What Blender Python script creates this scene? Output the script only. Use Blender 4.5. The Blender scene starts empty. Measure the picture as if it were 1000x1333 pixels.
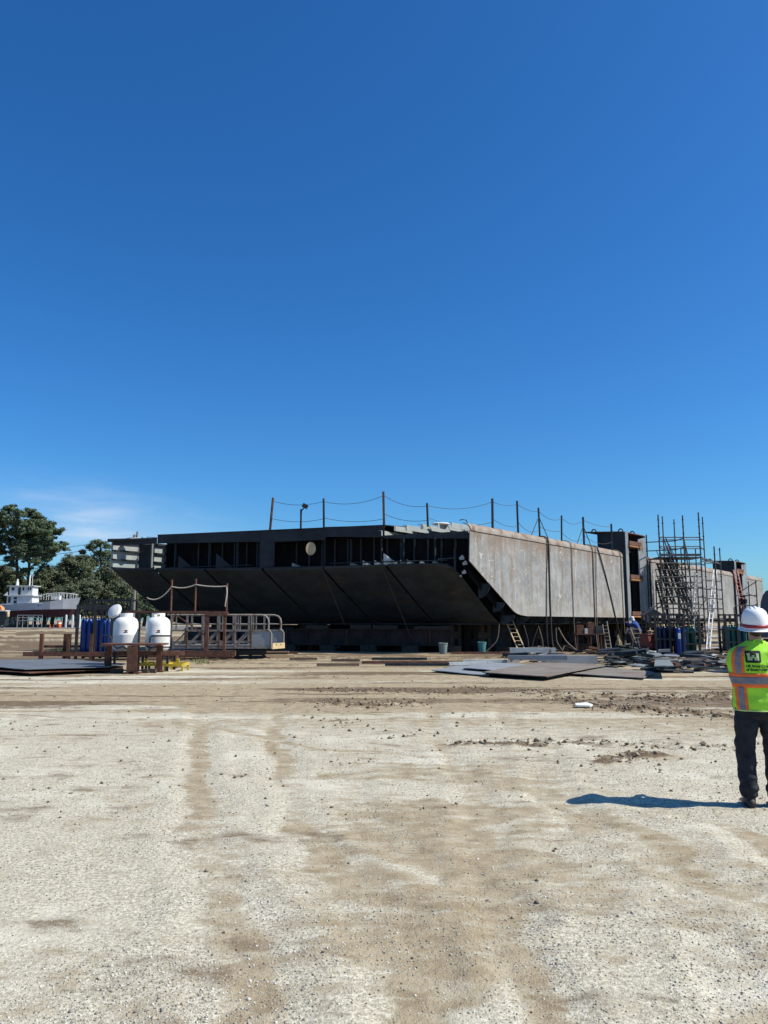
import bpy, bmesh, math, random
import numpy as np
from mathutils import Vector, Matrix
from mathutils import noise as mnoise
R = math.radians
random.seed(7); rng = np.random.default_rng(11)
scene = bpy.context.scene
COL = scene.collection

# ------------------------------------------------------------------ camera, sky, sun, exposure
PITCH = R(8.05); CAMZ = 1.72
camd = bpy.data.cameras.new('camera'); camo = bpy.data.objects.new('camera', camd); COL.objects.link(camo)
camd.sensor_fit = 'HORIZONTAL'; camd.sensor_width = 36; camd.lens = 36.0
camd.clip_start = 0.05; camd.clip_end = 6000
camo.location = (0, 0, CAMZ); camo.rotation_euler = (R(90) + PITCH, 0, 0)
scene.camera = camo

SUN_EL, SUN_AZ = R(46.5), R(99.5)          # azimuth clockwise from +Y
world = bpy.data.worlds.new('World'); scene.world = world; world.use_nodes = True
def build_world():
    nt = world.node_tree; N = nt.nodes; L = nt.links; N.clear()
    out = N.new('ShaderNodeOutputWorld'); bg = N.new('ShaderNodeBackground'); bg.inputs[1].default_value = 0.094
    sky = N.new('ShaderNodeTexSky'); sky.sky_type = 'NISHITA'; sky.sun_disc = False
    sky.sun_elevation = SUN_EL; sky.sun_rotation = SUN_AZ
    sky.altitude = 0; sky.air_density = 1.0; sky.dust_density = 0.75; sky.ozone_density = 4.0
    hs = N.new('ShaderNodeHueSaturation'); hs.inputs['Saturation'].default_value = 1.25; hs.inputs['Value'].default_value = 0.95
    L.new(sky.outputs[0], hs.inputs['Color'])
    tint = N.new('ShaderNodeMix'); tint.data_type = 'RGBA'; tint.blend_type = 'MULTIPLY'; tint.inputs[0].default_value = 1
    tint.inputs[7].default_value = (0.56, 0.955, 1.22, 1)
    L.new(hs.outputs[0], tint.inputs[6])
    # thin wisps of cirrus low over the horizon
    tc = N.new('ShaderNodeTexCoord'); sep = N.new('ShaderNodeSeparateXYZ'); L.new(tc.outputs['Generated'], sep.inputs[0])
    def math_(op, a, b=None, c=None):
        n = N.new('ShaderNodeMath'); n.operation = op
        for i, x in enumerate((a, b, c)):
            if x is None: continue
            if isinstance(x, (int, float)): n.inputs[i].default_value = x
            else: L.new(x, n.inputs[i])
        return n.outputs[0]
    mp = N.new('ShaderNodeMapping'); mp.inputs['Scale'].default_value = (3.2, 3.2, 17); mp.inputs['Location'].default_value = (0.35, 0.2, 0.4)
    L.new(tc.outputs['Generated'], mp.inputs[0])
    nz = N.new('ShaderNodeTexNoise'); nz.inputs['Scale'].default_value = 1.6; nz.inputs['Detail'].default_value = 6; nz.inputs['Roughness'].default_value = 0.55
    L.new(mp.outputs[0], nz.inputs['Vector'])
    mr = N.new('ShaderNodeMapRange'); mr.interpolation_type = 'SMOOTHSTEP'
    mr.inputs[1].default_value = 0.45; mr.inputs[2].default_value = 0.75; L.new(nz.outputs[0], mr.inputs[0])
    # patch: azimuth about -20 degrees, elevation about 7 degrees
    dx = math_('MULTIPLY', math_('SUBTRACT', sep.outputs[0], -0.335), 7.5)
    dz = math_('MULTIPLY', math_('SUBTRACT', math_('ADD', sep.outputs[2], math_('MULTIPLY', sep.outputs[0], 0.10)), 0.076), 27.0)
    d2 = math_('ADD', math_('MULTIPLY', dx, dx), math_('MULTIPLY', dz, dz))
    g = math_('MULTIPLY', math_('POWER', 2.718, math_('MULTIPLY', d2, -1.0)), math_('GREATER_THAN', sep.outputs[1], 0.0))
    fac = math_('MULTIPLY', math_('MULTIPLY', math_('ADD', math_('MULTIPLY', mr.outputs[0], 0.75), 0.25), g), 0.8)
    mix = N.new('ShaderNodeMix'); mix.data_type = 'RGBA'; mix.inputs[7].default_value = (6.2, 6.8, 7.8, 1)
    L.new(fac, mix.inputs[0]); L.new(tint.outputs[2], mix.inputs[6])
    L.new(mix.outputs[2], bg.inputs[0]); L.new(bg.outputs[0], out.inputs[0])
build_world()
sund = bpy.data.lights.new('sun', 'SUN'); suno = bpy.data.objects.new('sun', sund); COL.objects.link(suno)
sund.energy = 4.9; sund.angle = R(0.53); sund.color = (1.0, 0.955, 0.83)
sv = Vector((math.cos(SUN_EL) * math.sin(SUN_AZ), math.cos(SUN_EL) * math.cos(SUN_AZ), math.sin(SUN_EL)))
suno.rotation_euler = (-sv).to_track_quat('-Z', 'Y').to_euler(); suno.location = (30, 0, 40)
scene.view_settings.view_transform = 'Standard'; scene.view_settings.look = 'None'
scene.view_settings.exposure = 0.42; scene.view_settings.gamma = 1.0
try: scene.view_settings.use_curve_mapping = False
except Exception: pass
scene.render.engine = 'CYCLES'

# ------------------------------------------------------------------ survey helpers (photo angles -> metres)
_fw = Vector((0, math.cos(PITCH), math.sin(PITCH))); _up = Vector((0, -math.sin(PITCH), math.cos(PITCH)))
def ray(px, py): return Vector(((px - 500) / 1000, 0, 0)) + _fw + _up * ((666.5 - py) / 1000)
def P(px, py, Y):
    d = ray(px, py); return Vector((0, 0, CAMZ)) + d * (Y / d.y)
def G(px, py, z=0.0):
    d = ray(px, py); return Vector((0, 0, CAMZ)) + d * ((z - CAMZ) / d.z)

# ------------------------------------------------------------------ mesh helpers
class MB:
    def __init__(s): s.v = []; s.f = []; s.m = []; s.cur = 0
    def add(s, vs, fs):
        b = len(s.v); s.v += [tuple(x) for x in vs]; s.f += [tuple(i + b for i in f) for f in fs]; s.m += [s.cur] * len(fs); return s
    def hexa(s, c):   # 8 corners: bottom 4 ccw, top 4 ccw
        return s.add(c, [(3, 2, 1, 0), (4, 5, 6, 7), (0, 1, 5, 4), (1, 2, 6, 5), (2, 3, 7, 6), (3, 0, 4, 7)])
    def box(s, c, size, rz=0.0, M=None):
        x, y, z = size[0] / 2, size[1] / 2, size[2] / 2; c = Vector(c)
        M = M or Matrix.Rotation(rz, 3, 'Z')
        return s.hexa([c + M @ Vector(q) for q in ((-x, -y, -z), (x, -y, -z), (x, y, -z), (-x, y, -z), (-x, -y, z), (x, -y, z), (x, y, z), (-x, y, z))])
    def beam(s, p, q, w, h, upv=(0, 0, 1)):
        p, q = Vector(p), Vector(q); d = (q - p).normalized(); upv = Vector(upv)
        if abs(d.dot(upv)) > 0.98: upv = Vector((0, 1, 0))
        a = d.cross(upv).normalized() * (w / 2); b = a.cross(d).normalized() * (h / 2)
        return s.hexa([p - a - b, q - a - b, q + a - b, p + a - b, p - a + b, q - a + b, q + a + b, p + a + b])
    def tube(s, pts, r, n=8, caps=True):
        pts = [Vector(p) for p in pts]; k = len(pts); rs = r if isinstance(r, (list, tuple)) else [r] * k
        vs = []; prev = None
        for i, p in enumerate(pts):
            t = (pts[min(i + 1, k - 1)] - pts[max(i - 1, 0)]).normalized()
            if prev is None:
                a = t.cross(Vector((0, 0, 1)))
                if a.length < 0.05: a = t.cross(Vector((0, 1, 0)))
            else: a = prev - t * prev.dot(t)
            a.normalize(); prev = a; b = t.cross(a)
            vs += [p + (a * math.cos(2 * math.pi * j / n) + b * math.sin(2 * math.pi * j / n)) * rs[i] for j in range(n)]
        fs = [(i * n + j, i * n + (j + 1) % n, (i + 1) * n + (j + 1) % n, (i + 1) * n + j) for i in range(k - 1) for j in range(n)]
        if caps: fs += [tuple(range(n - 1, -1, -1)), tuple(range((k - 1) * n, k * n))]
        return s.add(vs, fs)
    def lathe(s, c, prof, n=20, M=None):
        c = Vector(c); M = M or Matrix.Identity(3); vs = []
        for r, z in prof: vs += [c + M @ Vector((r * math.cos(2 * math.pi * j / n), r * math.sin(2 * math.pi * j / n), z)) for j in range(n)]
        k = len(prof)
        fs = [(i * n + j, i * n + (j + 1) % n, (i + 1) * n + (j + 1) % n, (i + 1) * n + j) for i in range(k - 1) for j in range(n)]
        fs += [tuple(range(n - 1, -1, -1)), tuple(range((k - 1) * n, k * n))]
        return s.add(vs, fs)
    def prism(s, poly, d):
        poly = [Vector(p) for p in poly]; d = Vector(d); n = len(poly)
        nrm = Vector((0, 0, 0))
        for i in range(n):
            nrm += poly[i].cross(poly[(i + 1) % n])
        if nrm.dot(d) < 0: poly.reverse()
        vs = poly + [p + d for p in poly]
        fs = [tuple(range(n - 1, -1, -1)), tuple(range(n, 2 * n))] + [(i, (i + 1) % n, n + (i + 1) % n, n + i) for i in range(n)]
        return s.add(vs, fs)
    def sweep(s, pts, rads, xdir=(1, 0, 0), n=16):
        pts = [Vector(p) for p in pts]; k = len(pts); xd = Vector(xdir); vs = []
        rads = [(r, r) if isinstance(r, (int, float)) else r for r in rads]
        for i, p in enumerate(pts):
            t = (pts[min(i + 1, k - 1)] - pts[max(i - 1, 0)]).normalized()
            a = xd - t * xd.dot(t)
            if a.length < 0.1: a = Vector((0, 1, 0)) - t * t.y
            a.normalize(); b = t.cross(a)
            vs += [p + a * (math.cos(2 * math.pi * j / n) * rads[i][0]) + b * (math.sin(2 * math.pi * j / n) * rads[i][1]) for j in range(n)]
        t0 = (pts[0] - pts[1]).normalized(); t1 = (pts[-1] - pts[-2]).normalized()
        vs += [pts[0] + t0 * min(rads[0]) * 0.6, pts[-1] + t1 * min(rads[-1]) * 0.6]
        e0, e1 = len(vs) - 2, len(vs) - 1
        fs = [(i * n + j, i * n + (j + 1) % n, (i + 1) * n + (j + 1) % n, (i + 1) * n + j) for i in range(k - 1) for j in range(n)]
        fs += [(e0, (j + 1) % n, j) for j in range(n)] + [(e1, (k - 1) * n + j, (k - 1) * n + (j + 1) % n) for j in range(n)]
        return s.add(vs, fs)
    def ball(s, c, r, n=14, M=None):
        c = Vector(c); M = M or Matrix.Identity(3); m = n // 2; vs = []
        for i in range(1, m):
            th = math.pi * i / m
            vs += [c + M @ Vector((r[0] * math.sin(th) * math.cos(2 * math.pi * j / n), r[1] * math.sin(th) * math.sin(2 * math.pi * j / n), r[2] * math.cos(th))) for j in range(n)]
        vs += [c + M @ Vector((0, 0, r[2])), c - M @ Vector((0, 0, r[2]))]; a, b = len(vs) - 2, len(vs) - 1
        fs = [(i * n + j, (i + 1) * n + j, (i + 1) * n + (j + 1) % n, i * n + (j + 1) % n) for i in range(m - 2) for j in range(n)]
        fs += [(a, j, (j + 1) % n) for j in range(n)] + [(b, (m - 2) * n + (j + 1) % n, (m - 2) * n + j) for j in range(n)]
        return s.add(vs, fs)
    def mesh(s, name, mats, off=(0, 0, 0), smooth=True, ang=35):
        me = bpy.data.meshes.new(name); o = Vector(off)
        me.from_pydata([Vector(p) - o for p in s.v], [], s.f); me.update()
        for m in (mats if isinstance(mats, (list, tuple)) else [mats]): me.materials.append(m)
        if any(s.m): me.polygons.foreach_set('material_index', s.m)
        if smooth:
            me.polygons.foreach_set('use_smooth', [True] * len(me.polygons)); me.set_sharp_from_angle(angle=R(ang))
        return me
    def build(s, name, mats, parent=None, off=None, **k):
        if off is None: off = parent.get('_o', (0, 0, 0)) if parent is not None else (0, 0, 0)
        me = s.mesh(name, mats, off, **k); ob = bpy.data.objects.new(name, me); COL.objects.link(ob)
        if parent is not None:
            ob.parent = parent; ob['_o'] = tuple(off)
        else: ob.location = off; ob['_o'] = tuple(off)
        return ob
def tag(o, label, cat, group=None, kind=None):
    o['label'] = label; o['category'] = cat
    if group: o['group'] = group
    if kind: o['kind'] = kind
    return o
def thing(name, label, cat, loc=(0, 0, 0), group=None, rz=0.0, local=False):
    o = bpy.data.objects.new(name, None); COL.objects.link(o); o.location = loc; o.rotation_euler = (0, 0, rz)
    o.empty_display_size = 0.2; o['_o'] = (0, 0, 0) if local else tuple(loc)
    return tag(o, label, cat, group)
def copy_tree(o, loc, rz=0.0, label=None, group=None, par=None):
    c = o.copy(); COL.objects.link(c)
    if par is None:
        c.location = loc; c.rotation_euler = (0, 0, rz)
        if label: c['label'] = label
        if group: c['group'] = group
    else: c.parent = par
    for ch in list(o.children): copy_tree(ch, None, par=c)
    return c
def struct(o):
    o['kind'] = 'structure'; return o

# ------------------------------------------------------------------ materials
def new_mat(name):
    m = bpy.data.materials.new(name); m.use_nodes = True; nt = m.node_tree
    return m, nt, nt.nodes['Principled BSDF']
def nd(nt, typ, **kw):
    n = nt.nodes.new(typ)
    for k, v in kw.items(): setattr(n, k, v)
    return n
def noise(nt, vec, scale, detail=4, rough=0.55, dist=0.0):
    n = nd(nt, 'ShaderNodeTexNoise'); n.inputs['Scale'].default_value = scale; n.inputs['Detail'].default_value = detail
    n.inputs['Roughness'].default_value = rough; n.inputs['Distortion'].default_value = dist; nt.links.new(vec, n.inputs['Vector']); return n.outputs[0]
def ramp(nt, fac, a, b, ca=0.0, cb=1.0):
    n = nd(nt, 'ShaderNodeMapRange'); n.interpolation_type = 'SMOOTHSTEP'
    for i, x in zip((1, 2, 3, 4), (a, b, ca, cb)): n.inputs[i].default_value = x
    nt.links.new(fac, n.inputs[0]); return n.outputs[0]
def mixc(nt, fac, a, b, blend='MIX'):
    n = nd(nt, 'ShaderNodeMix', data_type='RGBA', blend_type=blend)
    for i, x in ((0, fac), (6, a), (7, b)):
        if isinstance(x, (int, float)): n.inputs[i].default_value = x
        elif isinstance(x, (tuple, list)): n.inputs[i].default_value = (*x[:3], 1)
        else: nt.links.new(x, n.inputs[i])
    return n.outputs[2]
def fm(nt, op, a, b=0.0):
    n = nd(nt, 'ShaderNodeMath', operation=op)
    for i, x in enumerate((a, b)):
        if isinstance(x, (int, float)): n.inputs[i].default_value = x
        else: nt.links.new(x, n.inputs[i])
    return n.outputs[0]
def objvec(nt, scale=(1, 1, 1), rz=0.0):
    tc = nd(nt, 'ShaderNodeTexCoord'); mp = nd(nt, 'ShaderNodeMapping'); mp.inputs['Scale'].default_value = scale
    mp.inputs['Rotation'].default_value = (0, 0, rz)
    nt.links.new(tc.outputs['Object'], mp.inputs[0]); return mp.outputs[0]
def bump(nt, b, h, strength, dist=0.02):
    n = nd(nt, 'ShaderNodeBump'); n.inputs['Strength'].default_value = strength; n.inputs['Distance'].default_value = dist
    nt.links.new(h, n.inputs['Height']); nt.links.new(n.outputs[0], b.inputs['Normal'])
def mat(name, c1, c2=None, scale=4.0, rough=0.7, metal=0.0, rust=0.0, rust_c=(0.16, 0.07, 0.035), bmp=0.15, stretch=(1, 1, 1), spec=0.4):
    m, nt, b = new_mat(name); c2 = c2 or tuple(x * 0.7 for x in c1)
    v = objvec(nt, stretch); n1 = noise(nt, v, scale, 5, 0.6)
    col = mixc(nt, ramp(nt, n1, 0.3, 0.7), c1, c2)
    if rust > 0:
        n2 = noise(nt, v, scale * 0.7, 7, 0.65, 0.3); f = ramp(nt, n2, 0.72 - rust * 0.4, 0.82 - rust * 0.35)
        col = mixc(nt, f, col, rust_c)
    nt.links.new(col, b.inputs['Base Color'])
    r = ramp(nt, n1, 0.2, 0.8, max(0.05, rough - 0.12), min(1, rough + 0.12)); nt.links.new(r, b.inputs['Roughness'])
    b.inputs['Metallic'].default_value = metal; b.inputs['Specular IOR Level'].default_value = spec
    if bmp: bump(nt, b, noise(nt, v, scale * 8, 3), bmp, 0.01)
    return m
M = {}
M['dark_steel'] = mat('dark_steel', (0.016, 0.021, 0.028), (0.009, 0.012, 0.016), 1.2, 0.55, 0.0, 0.2, (0.026, 0.019, 0.016))  # dark bluish steel; also carries the shade of faces turned from the sun
M['void'] = mat('shaded_black_steel', (0.006, 0.007, 0.009), (0.004, 0.004, 0.005), 1.5, 0.8, spec=0.15)  # near-black stands in for the shade inside the hull recesses
M['hull_dark'] = mat('hull_dark', (0.030, 0.040, 0.049), (0.012, 0.016, 0.021), 0.9, 0.55, 0, 0.42, (0.040, 0.036, 0.033), stretch=(1, 1, 1.6), bmp=0.3)  # shade on the bow and its blue cast put into the paint colour
M['primer'] = mat('primer_steel', (0.20, 0.22, 0.215), (0.14, 0.155, 0.15), 2.0, 0.6, 0, 0.3, (0.15, 0.09, 0.055))
M['bare_steel'] = mat('bare_steel', (0.30, 0.31, 0.32), (0.19, 0.20, 0.215), 1.3, 0.5, 0.25, 0.3, (0.15, 0.10, 0.07))
M['rust'] = mat('rusty_steel', (0.15, 0.065, 0.04), (0.075, 0.035, 0.024), 5, 0.85, 0, 0.2, (0.22, 0.10, 0.05))
M['rust_plate'] = mat('rust_plate', (0.215, 0.190, 0.158), (0.150, 0.122, 0.098), 0.9, 0.75, 0, 0.5, (0.14, 0.085, 0.055), stretch=(1, 2.5, 1))
M['blue_plate'] = mat('blue_grey_plate', (0.285, 0.305, 0.325), (0.20, 0.215, 0.235), 1.1, 0.5, 0.1, 0.22, (0.2, 0.17, 0.14))
M['grey_plate'] = mat('grey_plate', (0.155, 0.165, 0.175), (0.11, 0.118, 0.128), 0.8, 0.6, 0.1, 0.25, (0.13, 0.10, 0.08))
M['slate'] = mat('slate_steel', (0.042, 0.053, 0.056), (0.020, 0.025, 0.028), 2, 0.75, 0, 0.25, (0.06, 0.043, 0.032), spec=0.2)
M['palescrap'] = mat('pale_scrap', (0.50, 0.51, 0.49), (0.36, 0.37, 0.36), 3, 0.6, 0, 0.25)
M['timber'] = mat('timber', (0.20, 0.145, 0.095), (0.12, 0.085, 0.055), 6, 0.9, 0, 0, stretch=(1, 1, 6), bmp=0.4)
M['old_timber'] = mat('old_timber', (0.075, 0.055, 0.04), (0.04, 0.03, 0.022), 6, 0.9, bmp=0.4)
M['shelf_timber'] = mat('bracket_timber', (0.33, 0.17, 0.075), (0.2, 0.09, 0.04), 5, 0.85)
M['white'] = mat('white_paint', (0.80, 0.80, 0.78), (0.72, 0.72, 0.69), 3, 0.35, bmp=0.03)
M['tank_white'] = mat('tank_white', (0.78, 0.775, 0.75), (0.64, 0.63, 0.60), 2.2, 0.4, 0, 0.14, (0.42, 0.34, 0.26), bmp=0.05, stretch=(1, 1, 0.4))
M['boat_white'] = mat('boat_white', (0.62, 0.62, 0.61), (0.52, 0.52, 0.51), 0.6, 0.5, bmp=0.0)
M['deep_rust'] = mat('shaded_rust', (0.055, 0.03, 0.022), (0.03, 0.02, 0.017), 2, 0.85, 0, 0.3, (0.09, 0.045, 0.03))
M['white_worn'] = mat('worn_white', (0.68, 0.68, 0.66), (0.5, 0.5, 0.49), 5, 0.6, 0, 0.2)
M['black'] = mat('black_paint', (0.015, 0.016, 0.018), (0.025, 0.025, 0.026), 4, 0.5)
M['blue'] = mat('blue_bottle', (0.009, 0.045, 0.23), (0.007, 0.03, 0.14), 4, 0.38, bmp=0.03)
M['dkblue'] = mat('navy_bottle', (0.005, 0.014, 0.055), (0.004, 0.010, 0.035), 4, 0.45, bmp=0.03)  # navy darkened further for the shade inside the rack
M['green'] = mat('green_bottle', (0.006, 0.075, 0.055), (0.005, 0.05, 0.04), 4, 0.4, bmp=0.03)
M['teal'] = mat('teal_bottle', (0.012, 0.12, 0.11), (0.009, 0.075, 0.075), 4, 0.4, bmp=0.03)
M['brass'] = mat('brass', (0.5, 0.38, 0.2), None, 5, 0.4, 0.7)
M['yellow'] = mat('yellow_paint', (0.60, 0.45, 0.035), (0.42, 0.30, 0.04), 4, 0.5, 0, 0.25)
M['galv'] = mat('galvanised', (0.30, 0.31, 0.32), (0.21, 0.22, 0.23), 6, 0.5, 0.35)
M['scaff'] = mat('scaffold_tube', (0.085, 0.088, 0.092), (0.05, 0.052, 0.055), 8, 0.6, 0.2, 0.2)
M['greyrail'] = mat('weathered_rail', (0.255, 0.235, 0.21), (0.165, 0.145, 0.125), 6, 0.65, 0.1, 0.45)
M['cream'] = mat('cream_paint', (0.55, 0.42, 0.24), (0.42, 0.31, 0.18), 4, 0.6, 0, 0.25)
M['redbox'] = mat('red_oxide', (0.26, 0.065, 0.045), (0.18, 0.05, 0.04), 3, 0.65, 0, 0.2, (0.3, 0.2, 0.15))
M['rope'] = mat('pale_rope', (0.46, 0.42, 0.36), None, 20, 0.9)
M['hose'] = mat('rubber_hose', (0.035, 0.028, 0.025), (0.07, 0.05, 0.04), 3, 0.7)
M['brownhose'] = mat('tan_hose', (0.20, 0.15, 0.11), (0.13, 0.095, 0.07), 3, 0.7)
M['bucket_teal'] = mat('teal_plastic', (0.06, 0.22, 0.23), None, 3, 0.5)
M['bucket_pale'] = mat('pale_plastic', (0.19, 0.23, 0.23), None, 3, 0.5)
M['orange'] = mat('orange_plastic', (0.65, 0.13, 0.045), None, 3, 0.6)
M['boatgrey'] = mat('boat_grey', (0.37, 0.37, 0.40), (0.31, 0.31, 0.335), 0.5, 0.5, bmp=0)
M['boatred'] = mat('antifouling', (0.065, 0.018, 0.022), (0.045, 0.014, 0.018), 0.8, 0.7, bmp=0)
M['glass'] = mat('dark_glass', (0.02, 0.024, 0.03), None, 1, 0.1, bmp=0)
M['asphalt'] = mat('asphalt', (0.16, 0.155, 0.15), (0.12, 0.115, 0.11), 0.5, 0.9)
M['bark'] = mat('bark', (0.085, 0.065, 0.05), (0.045, 0.035, 0.028), 4, 0.95, bmp=0.4, stretch=(1, 1, 0.3))
def leafmat(name, c1, c2):
    m, nt, b = new_mat(name); v = objvec(nt)
    n1 = noise(nt, v, 0.45, 3); n2 = noise(nt, v, 3.0, 2)
    col = mixc(nt, ramp(nt, n1, 0.35, 0.65), c1, c2); col = mixc(nt, fm(nt, 'MULTIPLY', ramp(nt, n2, 0.4, 0.7), 0.5), col, tuple(x * 1.5 for x in c1))
    nt.links.new(col, b.inputs['Base Color']); b.inputs['Roughness'].default_value = 0.75; b.inputs['Specular IOR Level'].default_value = 0.2
    return m
M['leaf_oak'] = leafmat('oak_leaf', (0.105, 0.120, 0.066), (0.062, 0.078, 0.046))
M['leaf_pine'] = leafmat('pine_needle', (0.092, 0.125, 0.064), (0.060, 0.088, 0.050))
M['grassy'] = leafmat('grass_blade', (0.10, 0.14, 0.04), (0.16, 0.15, 0.06))

def hull_paint():
    # weathered grey side plating with rust runs, pale scratches and scuffed lower edge
    m, nt, b = new_mat('weathered_side_plate')
    U = R(49.0)   # object X axis -> along the side
    v = objvec(nt, (1, 1, 1), 0.0)
    n0 = noise(nt, v, 0.55, 6, 0.6)
    col = mixc(nt, ramp(nt, n0, 0.32, 0.68), (0.290, 0.280, 0.268), (0.190, 0.185, 0.182))
    nb = noise(nt, v, 1.7, 7, 0.72, 0.4); col = mixc(nt, fm(nt, 'MULTIPLY', ramp(nt, nb, 0.5, 0.62), 0.55), col, (0.34, 0.335, 0.32)); col = mixc(nt, fm(nt, 'MULTIPLY', ramp(nt, noise(nt, v, 2.4, 7, 0.75, 0.6), 0.54, 0.64), 0.5), col, (0.155, 0.15, 0.15))
    vs = objvec(nt, (1.0, 1.0, 0.10)); st = noise(nt, vs, 3.0, 6, 0.65)
    col = mixc(nt, fm(nt, 'MULTIPLY', ramp(nt, st, 0.52, 0.66), 0.7), col, (0.40, 0.385, 0.35))
    col = mixc(nt, fm(nt, 'MULTIPLY', ramp(nt, noise(nt, vs, 2.1, 5, 0.6, 0.2), 0.52, 0.66), 0.75), col, (0.20, 0.155, 0.12))
    # height masks from object Z (metres)
    tc = nd(nt, 'ShaderNodeTexCoord'); sp = nd(nt, 'ShaderNodeSeparateXYZ'); nt.links.new(tc.outputs['Object'], sp.inputs[0]); z = sp.outputs[2]
    vr = objvec(nt, (1.0, 1.0, 0.16)); sr = noise(nt, vr, 1.7, 6, 0.7)
    top = ramp(nt, fm(nt, 'ADD', z, fm(nt, 'MULTIPLY', fm(nt, 'SUBTRACT', sr, 0.5), 5.0)), 5.2, 6.9)
    col = mixc(nt, fm(nt, 'MULTIPLY', top, 0.85), col, (0.21, 0.135, 0.085))
    low = fm(nt, 'MULTIPLY', ramp(nt, fm(nt, 'ADD', z, fm(nt, 'MULTIPLY', fm(nt, 'SUBTRACT', st, 0.5), 9.0)), 3.4, 1.6), 0.6)
    col = mixc(nt, low, col, (0.37, 0.345, 0.30))
    rs = fm(nt, 'MULTIPLY', ramp(nt, noise(nt, objvec(nt, (1, 1, 0.05)), 2.6, 4, 0.6), 0.63, 0.72), 0.7)
    col = mixc(nt, rs, col, (0.19, 0.115, 0.07))
    # horizontal scuffs and pale flecks
    vh = objvec(nt, (0.5, 0.5, 4.0)); sc = ramp(nt, noise(nt, vh, 3.0, 5, 0.7, 0.6), 0.66, 0.70)
    col = mixc(nt, fm(nt, 'MULTIPLY', sc, 0.5), col, (0.55, 0.54, 0.50))
    rp = ramp(nt, noise(nt, v, 0.8, 8, 0.72, 0.5), 0.51, 0.62); col = mixc(nt, fm(nt, 'MULTIPLY', rp, 0.5), col, (0.215, 0.155, 0.105))
    fl = ramp(nt, noise(nt, v, 2.6, 7, 0.75, 1.2), 0.60, 0.65); col = mixc(nt, fm(nt, 'MULTIPLY', fl, 0.75), col, (0.58, 0.56, 0.52))
    nt.links.new(col, b.inputs['Base Color']); b.inputs['Metallic'].default_value = 0.05
    nt.links.new(ramp(nt, n0, 0.2, 0.8, 0.5, 0.72), b.inputs['Roughness'])
    bump(nt, b, noise(nt, v, 0.9, 2), 0.6, 0.12)
    return m
M['hull_side'] = hull_paint()
M['gunwale'] = mat('rusty_gunwale', (0.205, 0.15, 0.11), (0.27, 0.245, 0.22), 1.9, 0.75, 0, 0.5, (0.14, 0.075, 0.045))
# ------------------------------------------------------------------ ground
def _hash(i, j, s):
    n = (i * 374761393 + j * 668265263 + s * 974711) & 0xffffffff
    n = ((n ^ (n >> 13)) * 1274126177) & 0xffffffff
    return ((n ^ (n >> 16)) & 0xffff) / 65535.0
def vnoise(x, y, s=0):
    xi = np.floor(x).astype(np.int64); yi = np.floor(y).astype(np.int64); fx = x - xi; fy = y - yi
    fx = fx * fx * (3 - 2 * fx); fy = fy * fy * (3 - 2 * fy)
    a = _hash(xi, yi, s); b = _hash(xi + 1, yi, s); c = _hash(xi, yi + 1, s); d = _hash(xi + 1, yi + 1, s)
    return (a * (1 - fx) + b * fx) * (1 - fy) + (c * (1 - fx) + d * fx) * fy
def fbm(x, y, oct=4, s=0):
    t = 0; a = 0.5; n = 0
    for o in range(oct):
        t = t + a * vnoise(x * 2 ** o + o * 17.3, y * 2 ** o - o * 9.1, s + o); n += a; a *= 0.5
    return t / n
def sstep(x, a, b):
    t = np.clip((x - a) / (b - a), 0, 1); return t * t * (3 - 2 * t)
def seg_d(x, y, pts):
    d = np.full_like(x, 1e9)
    for (ax, ay), (bx, by) in zip(pts[:-1], pts[1:]):
        vx, vy = bx - ax, by - ay; L = vx * vx + vy * vy + 1e-9
        t = np.clip(((x - ax) * vx + (y - ay) * vy) / L, 0, 1)
        d = np.minimum(d, np.hypot(x - ax - t * vx, y - ay - t * vy))
    return d
def gxy(l): return [tuple(G(px, py)[:2]) for px, py in l]
# wheel tracks (strips of bare tan dirt), each with its half width in metres
TRACKS = [(gxy(l), w) for l, w in [
    ([(345, 1333), (300, 1200), (262, 1080), (250, 1000), (268, 930), (300, 890)], 0.26),
    ([(560, 1333), (480, 1210), (420, 1120), (385, 1040), (360, 960), (350, 900)], 0.26),
    ([(700, 1333), (650, 1220), (640, 1110), (610, 1020), (575, 950), (545, 900)], 0.24),
    ([(760, 1080), (725, 1020), (690, 965), (640, 915), (560, 880)], 0.26),
    ([(640, 1180), (560, 1130), (480, 1070), (430, 1010)], 0.28),
    ([(1000, 1190), (880, 1110), (790, 1070), (730, 1040)], 0.30),
    ([(1060, 1150), (940, 1075), (860, 1050)], 0.25),
    ([(980, 1333), (930, 1250), (900, 1170)], 0.20),
    ([(200, 905), (420, 903), (640, 922), (900, 930)], 0.45),
    ([(-50, 893), (250, 889), (500, 886), (820, 893)], 0.55),
    ([(0, 930), (150, 935), (300, 950), (420, 975), (560, 985)], 0.16),
]]
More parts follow.
